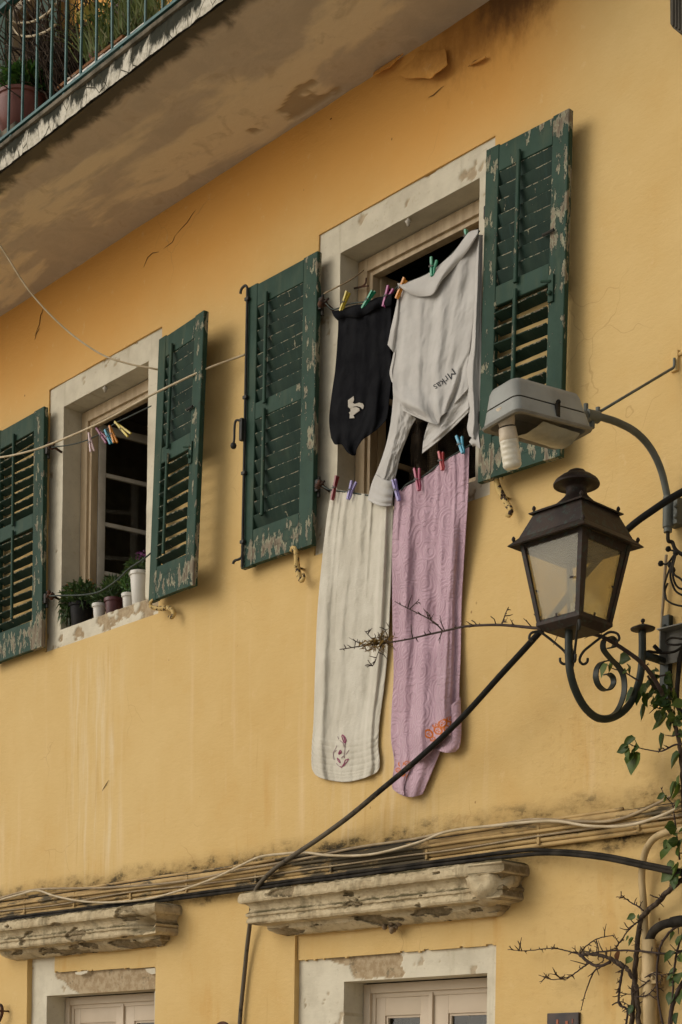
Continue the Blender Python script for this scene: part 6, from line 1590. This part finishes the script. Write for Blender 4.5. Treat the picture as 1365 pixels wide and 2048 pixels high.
MB().lathe([(.10, 0), (.13, .25), (.15, .42), (.16, .43), (.16, .47), (.145, .475)], p0 + V(0, 0, .06), 26).build('pot', simple('dark_brown_pot', (.10, .05, .035), (.075, .04, .03), .6), t, auto=35)
leafblob(p0 + V(0, 0, .62), .16, .14, .12, 240, .08, .012, 33).build('foliage', M['leaf_grass'], t)
# dead creeper, a dense bush of dry stems
p0 = on_balcony(140, 130, .58)
t = thing('dry_creeper', 'dense tangle of dry brown stems rising behind the railing', 'plant', p0)
b = MB(); rnd = random.Random(9)
for i in range(330):
    q = p0 + V(rnd.uniform(-.25, .30), rnd.uniform(-.15, .15), rnd.uniform(0, .6)); pts = [q]
    d = V(rnd.uniform(-.4, .4), rnd.uniform(-.3, .3), 1)
    for k in range(6):
        d = (d + V(rnd.uniform(-.7, .7), rnd.uniform(-.6, .6), rnd.uniform(-.5, .5))).normalized(); pts.append(pts[-1] + d * rnd.uniform(.10, .22))
    b.tube(pts, [.010 * (1 - .13 * k) for k in range(7)], 5)
b.build('stems', M['bark'], t, smooth=True)
leafblob(p0 + V(.05, -.02, .5), .25, .16, .55, 420, .055, .012, 35).build('foliage', leaf_mat('dry_dull_leaves', (.06, .05, .02), (.09, .07, .03), (.03, .03, .012)), t)
vleaf_y = leafblob(at(174, 42, .82), .02, .01, .03, 2, .13, .045, 36).build('leaf', leaf_mat('yellow_leaf', (.38, .30, .05), (.40, .32, .06), (.35, .27, .05)), t)
# coil of pale hose hooked on the railing
p = pxline([(112, 8, 1.02), (98, 25, 1.02), (70, 42, 1.0), (45, 46, .98), (28, 43, .98), (23, 28, 1.0), (30, 10, 1.02), (45, -6, 1.02), (60, -18, 1.0)], 6)
q = pxline([(112, 50, 1.0), (95, 62, 1.0), (72, 71, .98), (50, 73, .97), (34, 66, .97), (26, 50, .98), (23, 30, .99)], 6)
b = MB(); b.tube(p, .008, 8); b.tube(q, .008, 8); tag(b.build('hose_coil', M['pale_cable'], None, smooth=True, loc=p[0]), 'loops of pale hose hooked over the railing bars', 'hose')
# white plastic crate, lattice sided
a, c = at(134, 182, 1.0), at(186, 150, 1.0); t = thing('plastic_crate', 'low white plastic crate with lattice sides on the balcony edge', 'crate', V(a.x, -.9, ZT_))
b = MB(); zc1 = at(134, 178, 1.0).z; zc0 = zc1 - .13; u0, u1 = a.x, a.x + .46; yy0, yy1 = -1.02, -.90
for z in (zc0, zc0 + .03, zc0 + .06, zc0 + .09, zc1): b.box((u0, yy0, z), (u1, yy0 + .006, z + .006 + (.012 if z == zc1 else 0))); b.box((u1 - .006, yy0 + .0065, z), (u1, yy1, z + .006))
for k in range(24): x = u0 + (u1 - u0 - .006) * k / 23; b.box((x, yy0 - .001, zc0 + .001), (x + .006, yy0 + .007, zc1))
b.build('lattice_side', PW, t); b = MB(); b.box((u0 + .01, yy0 + .012, zc0 + .001), (u1 - .01, yy1 - .01, zc0 + .08)); b.box((u0 + .02, yy0 + .02, ZT_), (u1 - .02, yy1 - .02, zc0 - .001)); b.build('inner_tray', PW, t)
a = at(196, 128, .95); tag(MB().box((a.x - .02, -1.03, ZT_), (a.x + .62, -.99, at(196, 128, 1.0).z), bev=.004).build('white_board', PW, None, loc=(a.x, -1.0, ZT_)), 'white plank lying along the balcony edge behind the railing', 'plank')
a = at(8, 286, 1.0); tag(MB().box((a.x - .10, -1.08, ZT_), (a.x + .12, -.95, ZT_ + .05), bev=.006).build('stone_block', simple('pale_stone', (.42, .40, .36), (.30, .29, .26), .85), None, loc=(a.x, -1.0, ZT_)), 'pale stone block under the round pot at the left edge of the balcony', 'block')
a = at(-12, 200, .12); t = MB(); t.box((a.x - .10, -.13, 8.25), (a.x + .17, -.09, 10.6), bev=.004); sh_ = t.build('shutter', M['shutter'], house, auto=40); sh_.data.attributes.new('peel', 'FLOAT', 'POINT').data.foreach_set('value', [.1] * len(sh_.data.vertices))
# folded shutter of the balcony door
a = at(94, 200, .12)
t = MB(); t.box((a.x - .14, -.13, 8.25), (a.x + .14, -.09, 10.6), bev=.004); sh_ = t.build('shutter', M['shutter'], house, auto=40); sh_.data.attributes.new('peel', 'FLOAT', 'POINT').data.foreach_set('value', [.55] * len(sh_.data.vertices)); sh_['label'] = 'blue green peeling shutter beside the balcony door'
